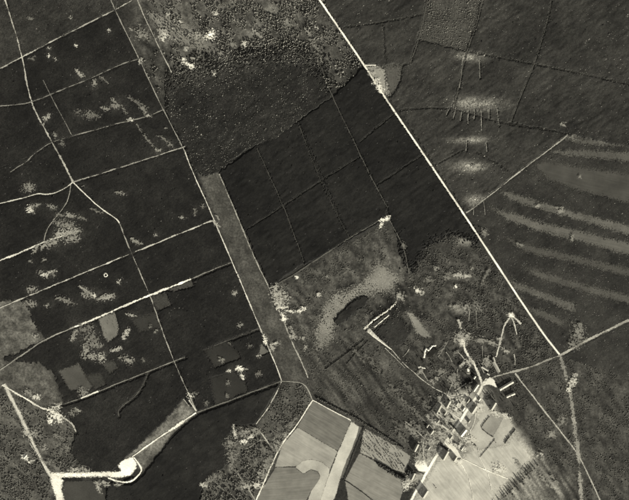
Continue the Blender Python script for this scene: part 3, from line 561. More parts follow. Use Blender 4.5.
sands([(458, 405, 4, 3, 0, 190), (464, 402, 3, 2, 30, 180), (455, 410, 3, 2, 20, 190), (470, 404, 2, 3, 30, 180), (436, 422, 2, 3, -30, 180), (430, 419, 1, 5, -40, 150), (449, 432, 3, 2, 30, 185), (462, 448, 4, 2, 30, 190), (452, 446, 4, 1, 40, 200), (458, 461, 4, 1.5, 0, 200), (410, 480, 3, 4, 0, 170), (406, 485, 2, 3, 0, 190), (414, 432, 2, 5, -30, 125), (408, 427, 5, 1.2, 40, 120), (419, 458, 3, 4, 0, 150), (480, 408, 2, 4, 30, 190), (496, 414, 4, 1.4, 25, 200), (506, 416, 4, 1.5, 30, 200), (470, 440, 4, 3, 0, 190), (440, 398, 2, 2, 0, 140), (446, 420, 2, 3, 30, 160), (440, 438, 4, 4, 0, 150), (430, 447, 5, 7, 10, 145), (433, 441, 2, 2, 0, 160)],
      'pale trodden patch of farmyard ground in the village', 'trodden ground of the village')
sands([(x + random.uniform(-2, 2), y, random.uniform(5, 9), random.uniform(.9, 1.6), 48, t - 8) for x, y, t in ((392, 388, 100), (404, 400, 104), (412, 392, 96), (380, 372, 92), (416, 414, 108), (424, 404, 100), (396, 424, 96), (372, 360, 96), (358, 354, 100), (404, 436, 104), (386, 408, 88), (420, 428, 112))],
      'faint pale streak across the dark rough field', 'pale streaks of the dark rough field', 1.3)

tvv = np.pad(alb(tone).reshape(GX.shape), 1, mode='edge')      # soil colour of the sheet, sand scatter included
g.data.attributes['tone'].data.foreach_set('value', tvv.ravel().astype(np.float32))

# ================================================================== VEGETATION (masses)
def tmpl(kind, seed):
    r = random.Random(seed); V = []; F = []
    if kind == 'conifer': rings = [(.12, 1.0), (.48, .72), (.8, .34)]; n = 6
    elif kind == 'round': rings = [(.22, .72), (.5, 1.0), (.82, .66)]; n = 6
    elif kind == 'canopy': rings = [(.25, .85), (.80, 1.0), (.95, .58)]; n = 5
    elif kind == 'dot': rings = [(.1, .8), (.6, 1.0)]; n = 5
    else: rings = [(0.0, 1.0), (.72, .78)]; n = 5
    for z, rr in rings:
        for k in range(n):
            a = (k + .5 * r.random()) * 2 * math.pi / n; q = rr * r.uniform(.72, 1.22)
            V.append((q * math.cos(a), q * math.sin(a), z + r.uniform(-.05, .05) * (.5 if kind == 'canopy' else 1)))
    V.append((r.uniform(-.12, .12), r.uniform(-.12, .12), 1.0))
    for i in range(len(rings) - 1):
        for k in range(n):
            a, b = i * n + k, i * n + (k + 1) % n
            F += [(a, b, b + n), (a, b + n, a + n)]
    i = len(rings) - 1
    for k in range(n): F.append((i * n + k, i * n + (k + 1) % n, len(V) - 1))
    if kind in ('conifer', 'round'):                            # trunk
        b = len(V)
        for k in range(3): V.append((.09 * math.cos(k * 2.094), .09 * math.sin(k * 2.094), 0))
        V.append((0, 0, .6))
        F += [(b, b + 1, b + 3), (b + 1, b + 2, b + 3), (b + 2, b, b + 3)]
    return np.array(V), np.array(F)
TM = {k: [tmpl(k, 10 + s) for s in range(7)] for k in ('conifer', 'round', 'scrub', 'canopy', 'dot')}
def crowns_mesh(name, P, kind, R, H, T, base=None, Z=None):
    """P plan metres, R radius, H height, T albedo"""
    n = len(P); var = rng.integers(0, 7, n); ang = rng.random(n) * 6.283
    VV = []; FF = []; TT = []; off = 0
    if base is not None:
        bV, bF, bT = base; VV.append(bV); FF.append(bF); TT.append(bT); off = len(bV)
    for v in range(7):
        m = var == v
        if not m.any(): continue
        tv_, tf = TM[kind][v]; k = m.sum(); c, s = np.cos(ang[m])[:, None], np.sin(ang[m])[:, None]
        x = (tv_[None, :, 0] * c - tv_[None, :, 1] * s) * R[m][:, None] + P[m, 0][:, None]
        y = (tv_[None, :, 0] * s + tv_[None, :, 1] * c) * R[m][:, None] + P[m, 1][:, None]
        z = tv_[None, :, 2] * H[m][:, None] + (Z[m][:, None] if Z is not None else 0) + 0 * x
        VV.append(np.stack([x, y, z], 2).reshape(-1, 3))
        FF.append((tf[None] + (np.arange(k) * len(tv_))[:, None, None]).reshape(-1, 3) + off)
        TT.append(np.repeat(T[m], len(tv_))); off += k * len(tv_)
    return raw_mesh(name, np.concatenate(VV), np.concatenate(FF), FOL, {'tone': np.concatenate(TT)})

SHD = np.array([-SX, -SY])                         # plan direction of shadows
_taken = np.zeros(0)
STAND_POLYS = []
NTRI = [0]
def clear_mask(P, H, extra=0.0):
    """True where a plant at P (px) of height H (m) would stand on, or shade, a road or bare patch"""
    bad = np.zeros(len(P), bool)
    sh = np.array([-SX, SY])                       # px, y down
    for q, m, closed, shade in CLEAR:
        lo, hi = q.min(0) - 14, q.max(0) + 14
        sel = np.where((P[:, 0] > lo[0]) & (P[:, 0] < hi[0]) & (P[:, 1] > lo[1]) & (P[:, 1] < hi[1]) & ~bad)[0]
        if not len(sel): continue
        A = P[sel]; d = dist(A, q, closed)
        b = d < m
        if closed: b |= inside(A, q)
        if shade > 0:
            L = np.minimum(H[sel] / math.tan(SUN_EL), shade * .6) / S
            for f in (.5, 1.0):
                b |= dist(A + sh * (L * f)[:, None], q, closed) < m
        bad[sel[b]] = True
    return bad
def stand(name, label, poly, kind, sp, h, r, t, cat='forest', group=None, dens=None, ang=None, tv_=0.35, avoid=()):
    q = np.asarray(poly, float); lo, hi = q.min(0), q.max(0); lo = np.maximum(lo, (-40, -40)); hi = np.minimum(hi, (670, 540))
    c = (lo + hi) / 2; half = np.hypot(*(hi - lo)) / 2; step = sp / S
    k = np.arange(-half, half, step); A, B = np.meshgrid(k, k)
    a = rng.random() * 3 if ang is None else math.radians(ang)
    U = np.stack([A.ravel(), B.ravel()], 1) + (rng.random((A.size, 2)) - .5) * step * .95
    P = np.stack([U[:, 0] * math.cos(a) - U[:, 1] * math.sin(a), U[:, 0] * math.sin(a) + U[:, 1] * math.cos(a)], 1) + c
    P = P[(P[:, 0] > lo[0]) & (P[:, 0] < hi[0]) & (P[:, 1] > lo[1]) & (P[:, 1] < hi[1])]
    wv = np.stack([n1(P[:, 0] / 3, P[:, 1] / 3) - .5, n2(P[:, 0] / 3, P[:, 1] / 3) - .5], 1) * 1.2
    P = P[inside(P + wv, poly)]
    for s in STAND_POLYS: P = P[~inside(P, s)]
    STAND_POLYS.append(q)
    if dens is not None: P = P[rng.random(len(P)) < dens(P)]
    for s in avoid: P = P[~inside(P, s)]
    big = n3.fbm(P[:, 0] / 18, P[:, 1] / 18)
    H = rng.uniform(h[0], h[1], len(P)) * (.82 + .36 * big); R = rng.uniform(r[0], r[1], len(P)) * np.exp(rng.normal(0, .28, len(P)))
    bad = clear_mask(P, H); P, H, R, big = P[~bad], H[~bad], R[~bad], big[~bad]
    if not len(P): return
    T = t * (1 + tv_ * (rng.random(len(P)) * 2 - 1)) * (.7 + .6 * n2.fbm(P[:, 0] / 11, P[:, 1] / 11))
    me = crowns_mesh(name, pxa(P), kind, R, H, T)
    NTRI[0] += len(me.polygons)
    o = link(name, me); tag(o, label, cat, group, 'stuff')
    return o
def hgt(P, H0, rel):
    x, y = P[:, 0] * S, P[:, 1] * S
    a = .62; u = x * math.cos(a) - y * math.sin(a); v = x * math.sin(a) + y * math.cos(a)      # soft diagonal waves in the canopy
    return H0 * (.86 + .28 * n3.fbm(P[:, 0] / 20, P[:, 1] / 20)) + rel * (1.5 * (n1(u / 26, v / 9) - .5) + .8 * (n2(x / 5.5, y / 5.5) - .5) + .35 * (n3(x / 2.7, y / 2.7) - .5))
def closed_wood(name, label, poly, H0, rel, g0, crown=None, res=2.3, hole=None, cat='forest', group=None, avoid=(), tvar=.3, fuzz=0.5, pale=(), edge=0.0, over=False):
    '''closed canopy: an uneven leafy roof with gaps at rides and holes, and single crowns standing out of it.
    g0 grey of the canopy in flat light, crown = (spacing m, r0, r1, stand-out m, albedo)'''
    q = np.asarray(poly, float); lo, hi = np.maximum(q.min(0), (-40, -40)), np.minimum(q.max(0), (670, 540)); st = res / S
    xs = np.arange(lo[0] - st, hi[0] + st, st); ys = np.arange(lo[1] - st, hi[1] + st, st)
    A, B = np.meshgrid(xs, ys); P = np.stack([A.ravel(), B.ravel()], 1); P = P + (rng.random(P.shape) - .5) * st * .7
    def ok(P, wob_):
        wv = np.stack([n1(P[:, 0] / 3, P[:, 1] / 3) - .5, n2(P[:, 0] / 3, P[:, 1] / 3) - .5], 1) * wob_
        m = inside(P + wv + (rng.normal(0, 1, P.shape) * (edge(P)[:, None] if callable(edge) else edge)), poly)
        for s_ in ([] if over else STAND_POLYS): m &= ~inside(P, s_)
        jt = rng.normal(0, fuzz, P.shape)
        for s_ in avoid: m &= ~inside(P + wv * 2 + jt, s_)
        idx = np.where(m)[0]; m[idx[clear_mask(P[idx] + rng.normal(0, .3, (len(idx), 2)), np.full(len(idx), H0))]] = False
        if hole is not None: m &= n2.fbm(P[:, 0] / 4 + 9, P[:, 1] / 4) > hole
        return m
    m = ok(P, 2.2); z = np.where(m, np.maximum(.15, hgt(P, H0, rel)), .02)
    nx, ny = len(xs), len(ys); ii = (np.arange(ny - 1)[:, None] * nx + np.arange(nx - 1)[None, :]).ravel()
    Fq = np.stack([ii + nx, ii + nx + 1, ii + 1, ii], 1); Fq = Fq[m[Fq].any(1)]
    used = np.unique(Fq); mp = np.full(len(P), -1); mp[used] = np.arange(len(used)); Fq = mp[Fq]
    W = pxa(P); bV = np.column_stack([W, z])[used]
    bT = (alb(g0) * (1 + tvar * (rng.random(len(P)) * 2 - 1)) * (.45 + 1.1 * n2.fbm(P[:, 0] / 9, P[:, 1] / 9, 4)) * (.55 + .9 * n1.fbm(P[:, 0] / 42 + 3, P[:, 1] / 42)))[used]
    def paler(Q):                                   # paler canopy tone in ovals, among them the film static marks
        f = np.ones(len(Q))
        for x, y, rx, ry, *am in pale:
            d2 = ((Q[:, 0] - x) / rx) ** 2 + ((Q[:, 1] - y) / ry) ** 2
            f += (am[0] if am else 7.0) * np.exp(-1.6 * d2) * rng.uniform(.2, 1.5, len(Q))
        return f
    if len(pale): bT = bT * paler(P)[used]
    tri = np.concatenate([Fq[:, [0, 1, 2]], Fq[:, [0, 2, 3]]])
    C = np.zeros((0, 2)); Rr = Hh = Zz = Tt = np.zeros(0)
    if crown:
        sp, r0, r1, up, ca = crown; k = sp / S
        A, B = np.meshgrid(np.arange(lo[0], hi[0], k), np.arange(lo[1], hi[1], k)); C = np.stack([A.ravel(), B.ravel()], 1); C = C + (rng.random(C.shape) - .5) * k * 1.3
        C = C[ok(C, 2.2)]; C = C[rng.random(len(C)) < np.clip((n1.fbm(C[:, 0] / 6 + 7, C[:, 1] / 6, 4) - .5) * 5 + .55, .05, 1)]; n = len(C); Rr = rng.uniform(r0, r1, n) * np.exp(rng.normal(0, .3, n)); Hh = Rr * rng.uniform(.9, 1.3, n) + up; top_ = np.maximum(.2, hgt(C, H0, rel)) + up * rng.uniform(.3, 1.3, n) * np.clip(Rr / r1, .4, 1.2); Hh = np.minimum(Hh, top_); Zz = top_ - Hh; Tt = ca * rng.uniform(.5, 1.6, n) * paler(C)
    STAND_POLYS.append(q)
    me = crowns_mesh(name, pxa(C) if len(C) else C, 'dot', Rr, Hh, Tt, (bV, tri, bT), Zz)
    NTRI[0] += len(me.polygons)
    return tag(link(name, me), label, cat, group, 'stuff')
VILLAGE = [(436, 398), (484, 381), (500, 408), (520, 432), (536, 456), (500, 492), (490, 560), (395, 560), (404, 478), (412, 440), (425, 410)]
def fb(sc, thr, sharp=6, nn=n1): return lambda P: np.clip((nn.fbm(P[:, 0] / sc, P[:, 1] / sc) - thr) * sharp + .5, 0, 1)

# low young plantation of the left blocks
LOW = dict(H0=.42, rel=.2, tvar=.45, pale=[b for b in SANDS if b[0] < 215], g0=30, crown=(9, .7, 1.4, .15, .034))
closed_wood('young_plantation', 'speckled low scrub above the slanting top left track', [(-60, -60), (128, -60), (116, 11), (112, 11.6), (26, 55), (-60, 95)], .5, .3, 46, (8, .7, 1.5, .2, .06), tvar=.45)
for lab, q in [('dark block of young trees under the slanting top left track', [(112, 11), (116, 11), (139, 59), (119, 65), (83, 81), (50, 94), (31, 102), (-60, 110), (-60, 95), (26, 55)]),
               ('dark block of young trees with pale sand streaks', [(139, 59), (163, 109), (119, 123), (72, 136), (51, 141), (30, 157), (-60, 190), (-60, 110), (31, 102), (83, 81)]),
               ('dark block of young trees above the small crossroads', [(163, 109), (185, 147), (118, 168), (73, 182), (58, 192), (38, 193), (-60, 215), (-60, 190), (30, 157), (51, 141)]),
               ('wide dark block of young trees round the curving track', [(185, 147), (214, 220), (166, 239), (119, 258), (57, 284), (25, 298), (-60, 330), (-60, 215), (38, 193), (73, 182)]),
               ('dark block of young trees between two bright slanting tracks', [(214, 220), (232, 262), (191, 279), (119, 308), (44, 339), (-60, 380), (-60, 330), (25, 298), (119, 258)]),
               ('dark block of young trees round the grey clearings', [(119, 308), (150, 296), (174, 361), (110, 386), (58, 406), (25, 395), (-60, 395), (-60, 380), (44, 339)])]:
    closed_wood('young_plantation', lab, q, avoid=([(-50, 300), (25, 300), (34, 320), (46, 340), (-50, 385)], [(-50, 358), (40, 362), (54, 374), (64, 402), (48, 410), (25, 398), (-50, 390)]), **LOW)
closed_wood('pine_forest', 'dark wood left of the open grass strip', [(150, 296), (232, 262), (265, 340), (282, 381), (200, 412), (174, 361)], 1.0, .25, 28, (9, .9, 1.7, .25, .034), pale=[b for b in SANDS if b[0] < 262], tvar=.45)
closed_wood('pine_forest', 'dark wood in the lower left between track and sand road', [(58, 406), (110, 386), (174, 361), (196, 410), (183, 399), (172, 413), (150, 434), (125, 458), (112, 471), (90, 473), (70, 452), (77, 430), (70, 418)], 1.1, .25, 31, (9, .9, 1.7, .25, .036), tvar=.45, pale=[(62, 412, 12, 8, .8), (130, 395, 22, 16, .35), (105, 425, 22, 18, .25)])
closed_wood('pine_forest', 'dark wood at the bottom below the lit clearing', [(200, 412), (282, 381), (256, 424), (234, 426), (226, 445), (230, 462), (203, 484), (190, 560), (108, 560), (106, 484), (143, 476), (155, 459), (174, 436), (192, 418)], 1.6, .28, 32, (9, .9, 1.8, .3, .036))
closed_wood('thicket', 'long dark thicket inside the pale crescent', [(333, 322), (340, 313), (352, 302), (364, 295), (369, 299), (364, 306), (352, 315), (340, 326)], 1.6, .3, 38, (6, .9, 1.8, .4, .035), cat='thicket', edge=.6)
closed_wood('thicket', 'dark squarish thicket between rubble line and sand wedge', [(375, 331), (390, 318), (402, 318), (410, 332), (402, 346), (392, 346), (383, 340)], .9, .25, 42, (6, .9, 1.6, .4, .035), cat='thicket', edge=1.0)
# the top of the picture
stand('scattered_trees', 'loose scattered trees on the pale top heath', [(118, -60), (116, 11), (139, 59), (166, 112), (166, 80), (205, 66), (245, 56), (300, 48), (318, 61), (305, 34), (292, -60)], 'dot', 5.0, (1.4, 3.8), (1.1, 2.2), .115,
      dens=lambda P: np.clip((n1.fbm(P[:, 0] / 9, P[:, 1] / 9) - .5) * 5 + .42 + .25 * (P[:, 0] > 195), 0, .95) * np.clip(.25 + (P[:, 0] - 135 - (P[:, 1] - 10) * .3) / 60, .12, 1), avoid=([(118, -60), (150, 10), (166, 50), (140, 52), (116, 11)],))
stand('scattered_trees', 'loose trees between the middle ride and white road', [(280, -60), (305, 34), (328, 89), (345, 85), (363, 65), (327, 11), (310, -60)], 'dot', 5.2, (1.5, 3.6), (1.1, 2.3), .11, dens=fb(9, .38, 5))
PL = dict(H0=1.5, rel=.42, g0=26, crown=(9, .9, 1.7, .35, .027))
for lab, q in [('dark even forest block beside the open grass strip', [(219, 172), (256, 146), (283, 205), (305, 262), (270, 287)]),
               ('dark even forest block between the left and second rides', [(256, 146), (299, 121), (345, 229), (350, 240), (305, 265), (283, 205)]),
               ('dark even forest block between the second and long rides', [(299, 121), (332, 97), (388, 208), (384, 221), (350, 240)]),
               ('dark even forest block left of the straight white road', [(332, 97), (345, 85), (364, 66), (420, 150), (474, 230), (480, 243), (455, 232), (430, 240), (410, 272), (392, 224), (388, 208)])]:
    closed_wood('pine_forest', lab, q, edge=(lambda P: 2.5 * np.clip((P[:, 1] - 212) / 15, 0, 1) * (P[:, 0] > 398)), **PL)
closed_wood('old_forest', 'older forest of speckled round crowns in the upper middle', [(166, 80), (205, 66), (245, 56), (300, 48), (318, 61), (332, 97), (301, 118), (278, 137), (245, 150), (219, 172), (204, 176), (196, 172), (188, 160), (166, 112)], 1.6, .5, 34, (4.3, .6, 1.5, .95, .08), pale=((195, 72, 40, 13, 1.6), (245, 60, 40, 13, 1.8), (300, 55, 26, 15, 1.8), (172, 105, 14, 34, .7)), tvar=.5,
            edge=lambda P: 9 * np.clip(dist(P, [(166, 112), (190, 165), (204, 180), (219, 172), (245, 150), (278, 137), (301, 118), (332, 97)]) / 40, 0, 1), over=True)
GL = ((470, 57, 15, 5), (476, 104, 29, 7.5), (470, 140, 20, 4), (470, 167, 19, 6), (474, 200, 10, 6), (452, 221, 14, 4), (464, 241, 9, 5))  # film static marks, put into the canopy colour as paler ovals
GR = dict(H0=1.3, rel=.55, g0=47, crown=(6.5, .9, 1.8, .45, .06), pale=GL)
glade = [[(x + rx * math.cos(a * .628), y + ry * math.sin(a * .628)) for a in range(10)] for x, y, rx, ry in ((470, 57, 13, 3.5), (476, 104, 27, 6), (470, 140, 17, 2.5), (470, 167, 16, 4.5), (474, 200, 8, 4), (452, 221, 11, 3), (464, 241, 8, 4))]  # outlines of the same film static marks
for lab, q in [('grey forest block right of the top of the white road', [(327, 11), (310, -60), (430, -60), (424, 13), (410, 63), (383, 65), (364, 65)]),
               ('grey forest block between sandy triangle and largest film static mark', [(418, 40), (466, 52), (452, 107), (399, 110), (386, 95), (403, 66), (410, 63)]),
               ('grey forest block right of the dotted stand', [(490, -60), (560, -60), (549, 14), (535, 64), (475, 53), (466, 52), (477, 23)]),
               ('grey forest block in the top right corner', [(560, -60), (690, -60), (690, 98), (582, 74), (535, 64), (549, 14)]),
               ('grey forest block under the long dark ride', [(466, 52), (535, 64), (511, 122), (500, 123), (455, 109), (452, 107)]),
               ('grey forest block at the right edge above the stripes', [(535, 64), (690, 98), (690, 160), (568, 134), (556, 131), (511, 122)]),
               ('large grey forest block right of the straight white road', [(399, 110), (452, 107), (500, 123), (556, 131), (568, 135), (516, 174), (470, 211), (466, 213)])]:
    closed_wood('pine_forest', lab, q, **GR)
stand('birch_stand', 'pale dotted stand of thin trees between two rides', [(430, -60), (490, -60), (477, 23), (466, 52), (410, 40), (424, 13)], 'dot', 5.0, (.7, 1.5), (.7, 1.4), .12, dens=fb(6, .45, 5))
for k, (x, y, rx, ry) in enumerate(((470, 57, 13, 3.5), (476, 104, 27, 6), (470, 140, 17, 2.5), (470, 167, 16, 4.5), (474, 200, 8, 4), (452, 221, 11, 3), (464, 241, 8, 4))):
    pass
closed_wood('young_plantation', 'striped young plantation on the right side', [(470, 211), (516, 174), (568, 135), (690, 160), (690, 400), (560, 355)], .3, .22, 46, (6.5, .7, 1.5, .2, .05), avoid=STRIPES, fuzz=1.3)
stand('scrub', 'patchy dark scrub right of the rough field', [(410, 275), (430, 240), (455, 232), (480, 245), (560, 355), (490, 378), (470, 359), (462, 340), (440, 300)], 'dot', 4.6, (.5, 1.5), (.9, 1.9), .048, 'scrub', dens=fb(8, .47, 5))
stand('scrub', 'dark scrub and small trees east of the village', [(490, 380), (560, 356), (580, 343), (690, 330), (690, 560), (586, 560), (575, 470), (545, 460), (530, 440), (512, 418), (499, 409)], 'dot', 4.8, (.4, 1.2), (.8, 1.8), .045, 'scrub', dens=fb(8, .53, 5))
stand('scrub', 'low bushes of the rough field in the middle', [(272, 287), (384, 222), (408, 265), (440, 300), (462, 340), (470, 359), (448, 395), (392, 350), (367, 332), (330, 372), (292, 344)], 'dot', 5.0, (.4, 1.2), (.8, 1.7), .055, 'scrub', dens=fb(7, .56, 6))
stand('scrub', 'low bushes of the dark rough field above the fields', [(292, 344), (330, 372), (367, 332), (392, 350), (448, 395), (436, 412), (412, 440), (408, 452), (364, 424), (313, 398), (306, 380)], 'dot', 5.0, (.4, 1.1), (.8, 1.7), .05, 'scrub', dens=fb(9, .56, 5))
stand('scrub', 'low bushes at the lower end of the grass strip', [(284, 383), (302, 383), (312, 401), (289, 436), (267, 443), (257, 427)], 'scrub', 5.0, (.8, 1.8), (1.2, 2.4), .055, 'scrub', dens=fb(6, .45, 5))
stand('scrub', 'broken bushes of the ruined copse', [(226, 443), (233, 425), (258, 427), (268, 443), (288, 435), (262, 490), (245, 560), (190, 560), (203, 484), (229, 464)], 'round', 5.2, (1.5, 4), (1.4, 2.8), .060, 'scrub', dens=fb(5, .45, 6))
stand('scrub', 'bushes of the bottom left corner', [(-50, 385), (25, 398), (52, 413), (76, 428), (70, 450), (90, 473), (50, 474), (54, 560), (-50, 560)], 'scrub', 5.2, (.8, 2.0), (1.2, 2.4), .060, 'scrub', dens=fb(6, .5, 6))

# ================================================================== EARTHWORKS, POND
def bank(name, label, line, w, h, jag, mat, cat, seed, w2=None):
    q = resample(line, .45); n = len(q); r = random.Random(seed)
    d = np.gradient(q, axis=0); d /= np.hypot(d[:, 0], d[:, 1])[:, None]; nm = np.stack([-d[:, 1], d[:, 0]], 1)
    V = []; us = (-1, -.55, -.1, .3, .65, 1)
    for i in range(n):
        t = i / (n - 1); ww = (w + ((w2 or w) - w) * t) * (1 + jag * r.uniform(-.6, .6)); hh = h * (1 + jag * r.uniform(-.9, .5)) * min(1, 6 * t + .2, 6 * (1 - t) + .2)
        c = q[i] + nm[i] * jag * r.uniform(-.7, .7)
        for u in us:
            p = c + nm[i] * u * ww / 2; X, Y = px(*p)
            V.append((X, Y, max(0, hh * (1 - abs(u) ** 1.5) * r.uniform(.75, 1.15)) + .02))
    m = len(us); F = []
    for i in range(n - 1):
        for j in range(m - 1): a = i * m + j; F.append((a, a + 1, a + m + 1, a + m))
    o = link(name, raw_mesh(name, V, F, mat)); tag(o, label, cat)
    return o
bank('rubble_bank', 'jagged line of white rubble and spoil on the rough field', [(363.6, 329), (372, 321), (380, 315.5), (388, 310.2), (397, 301.5)], 1.9, 2.2, 1.25, RUBBLE, 'rubble', 3, 1.0)
bank('sand_bank', 'smooth white sand wedge pointing down towards the village', [(367.8, 329.6), (374, 335.5), (382, 342), (391.8, 349.8)], 4.4, 1.5, .12, SAND, 'sand bank', 4, .9)
bank('sand_bank', 'bent white rim of sand above the dark pond', [(424, 358), (424.5, 352), (426, 348.5), (428.5, 350.5), (432, 346), (436.5, 345.4)], 2.2, 2.0, .35, SAND, 'sand bank', 5, 1.6)
bank('sand_bank', 'small white heap of sand below the dark pond', [(418, 367.5), (420.5, 366.6), (425.5, 368.5)], 2.2, 1.6, .4, SAND, 'sand bank', 6, 1.2)
bank('spoil_bank', 'low pale bank along the dark ditch beside the rubble', [(374, 327.5), (381, 321.5), (389, 315)], 1.2, .9, .4, RUBBLE, 'bank', 8)
bank('rubble_bank', 'rough white rubble beside the top of the left bottom road', [(30, 443), (36, 452), (41, 462)], 1.6, 1.4, .6, RUBBLE, 'rubble', 9)
wm = plain_mat('dark_pond_water', .02, .3, .1, .25)
pts = [(427, 356), (429, 353), (432, 349.5), (435, 347.5), (437, 348.5), (436, 352), (433, 355), (429.5, 357.5)]
wq = smooth_line(pts + pts[:1])[:-1]; Wp = pxa(wq); cc = Wp.mean(0)
Vw = [(cc[0], cc[1], 1.05)] + [(x, y, 1.05) for x, y in Wp]
o = link('pond', raw_mesh('pond', Vw, [(0, 1 + (k + 1) % len(Wp), 1 + k) for k in range(len(Wp))], wm)); tag(o, 'small dark oval pond under a bent white rim', 'pond', kind='structure')
def crater(label, x, y, r, h=1.3, grp=None):
    X, Y = px(x, y); V = []; F = []; rr = random.Random(int(x * 7 + y)); n = 20
    prof = [(0.0, .12), (.3, .15), (.55, .35), (.75, 1.0), (.95, .55), (1.25, .12), (1.6, .02)]
    for k, (u, z) in enumerate(prof):
        for j in range(n):
            a = j * 2 * math.pi / n; q = u * r * S * rr.uniform(.88, 1.14)
            V.append((q * math.cos(a), q * math.sin(a), max(.02, h * z * rr.uniform(.75, 1.2)) + .95))
    for k in range(len(prof) - 1):
        for j in range(n): a, b = k * n + j, k * n + (j + 1) % n; F.append((a, a + n, b + n, b))
    V = [(a, b, c - .9) for a, b, c in V]
    o = link('crater', raw_mesh('crater', V, F, SAND)); o.location = (X, Y, 0); tag(o, label, 'crater', grp)
crater('round crater with white sand rim between two left tracks', 105.6, 275, 2.0)
crater('small round sand crater below the left sand hub', 50.3, 421, 1.5)
crater('small round crater among the scattered top trees', 186, 48.4, 1.4)

# ================================================================== HEDGES AND TREE BELTS
def hedge(label, line, w, h, r, t, sp, kind='scrub', cat='hedge', name='hedge', side=0):
    q = resample(line, sp / S); P = []
    for p in q:
        for _ in range(max(1, int(w))): P.append(p + (rng.random(2) - .5) * w * .8)
    P = np.array(P); n = len(P)
    me = crowns_mesh(name, pxa(P), kind, rng.uniform(r * .75, r * 1.25, n), rng.uniform(h * .75, h * 1.2, n), t * rng.uniform(.7, 1.3, n))
    o = link(name, me); tag(o, label, cat)
    return o
hedge('thin black hedge between stubble strip and mid grey field', [(363.8, 427), (354, 452), (343.8, 479.6)], .6, 2.0, 1.3, .035, 1.7)
hedge('short black hedge at the foot of the thin black hedge', [(343.8, 480), (352, 485), (362, 492), (376, 503)], .6, 1.8, 1.2, .035, 1.7)
hedge('dark tree belt along the top of the field corner', [(317, 398), (336, 408), (352, 416), (372, 428), (392, 441), (404, 449)], 1.4, 3.2, 2.6, .045, 2.2, 'round', 'tree belt', 'tree_belt')
hedge('dark heavy tree belt below the streaky field', [(379, 464.5), (388, 470), (396, 475.5), (405, 479)], 3.0, 5, 3.2, .035, 2.6, 'round', 'tree belt', 'tree_belt')
hedge('dark hedge with bright edge at the pale meadow corner', [(505, 443), (510, 436), (515.5, 429.5)], .9, 3.0, 1.6, .05, 2.0)
hedge('thin dark hedge slanting across the great pale field', [(480, 457), (488, 447.5), (495, 439)], .5, 1.6, 1.0, .05, 1.8)
hedge('thin dark hedge on the left of the small paddock', [(481.5, 427), (485, 422), (489, 417)], .7, 2.0, 1.3, .05, 2.0)
hedge('thin dark hedge below the small paddock', [(482, 429), (488, 434), (493, 437)], .7, 1.8, 1.3, .06, 2.4)
hedge('dark ditch bushes beside the rubble line', [(373, 324), (381, 318), (388, 312.5)], .6, 1.6, 1.3, .03, 1.8)
hedge('dark line of bushes running down from the sand wedge', [(364, 340), (350, 351), (338, 360), (326, 369)], .6, 2.0, 1.3, .035, 2.0)
hedge('second dark line of bushes beside the sand wedge', [(368, 341), (357, 352), (347, 364)], .5, 1.6, 1.2, .035, 2.0)
hedge('short dark hedge by the farm at the pale field', [(467, 440), (472, 443), (476, 446)], .8, 2.2, 1.3, .045, 2.0)
hedge('dark hedge along the left bottom road', [(30, 441), (37, 454), (45, 471)], .7, 1.8, 1.3, .04, 2.0)
hedge('garden hedge below the round white yard', [(415.5, 470.5), (419, 472.5), (424, 474)], .6, 1.4, 1.0, .04, 1.6)

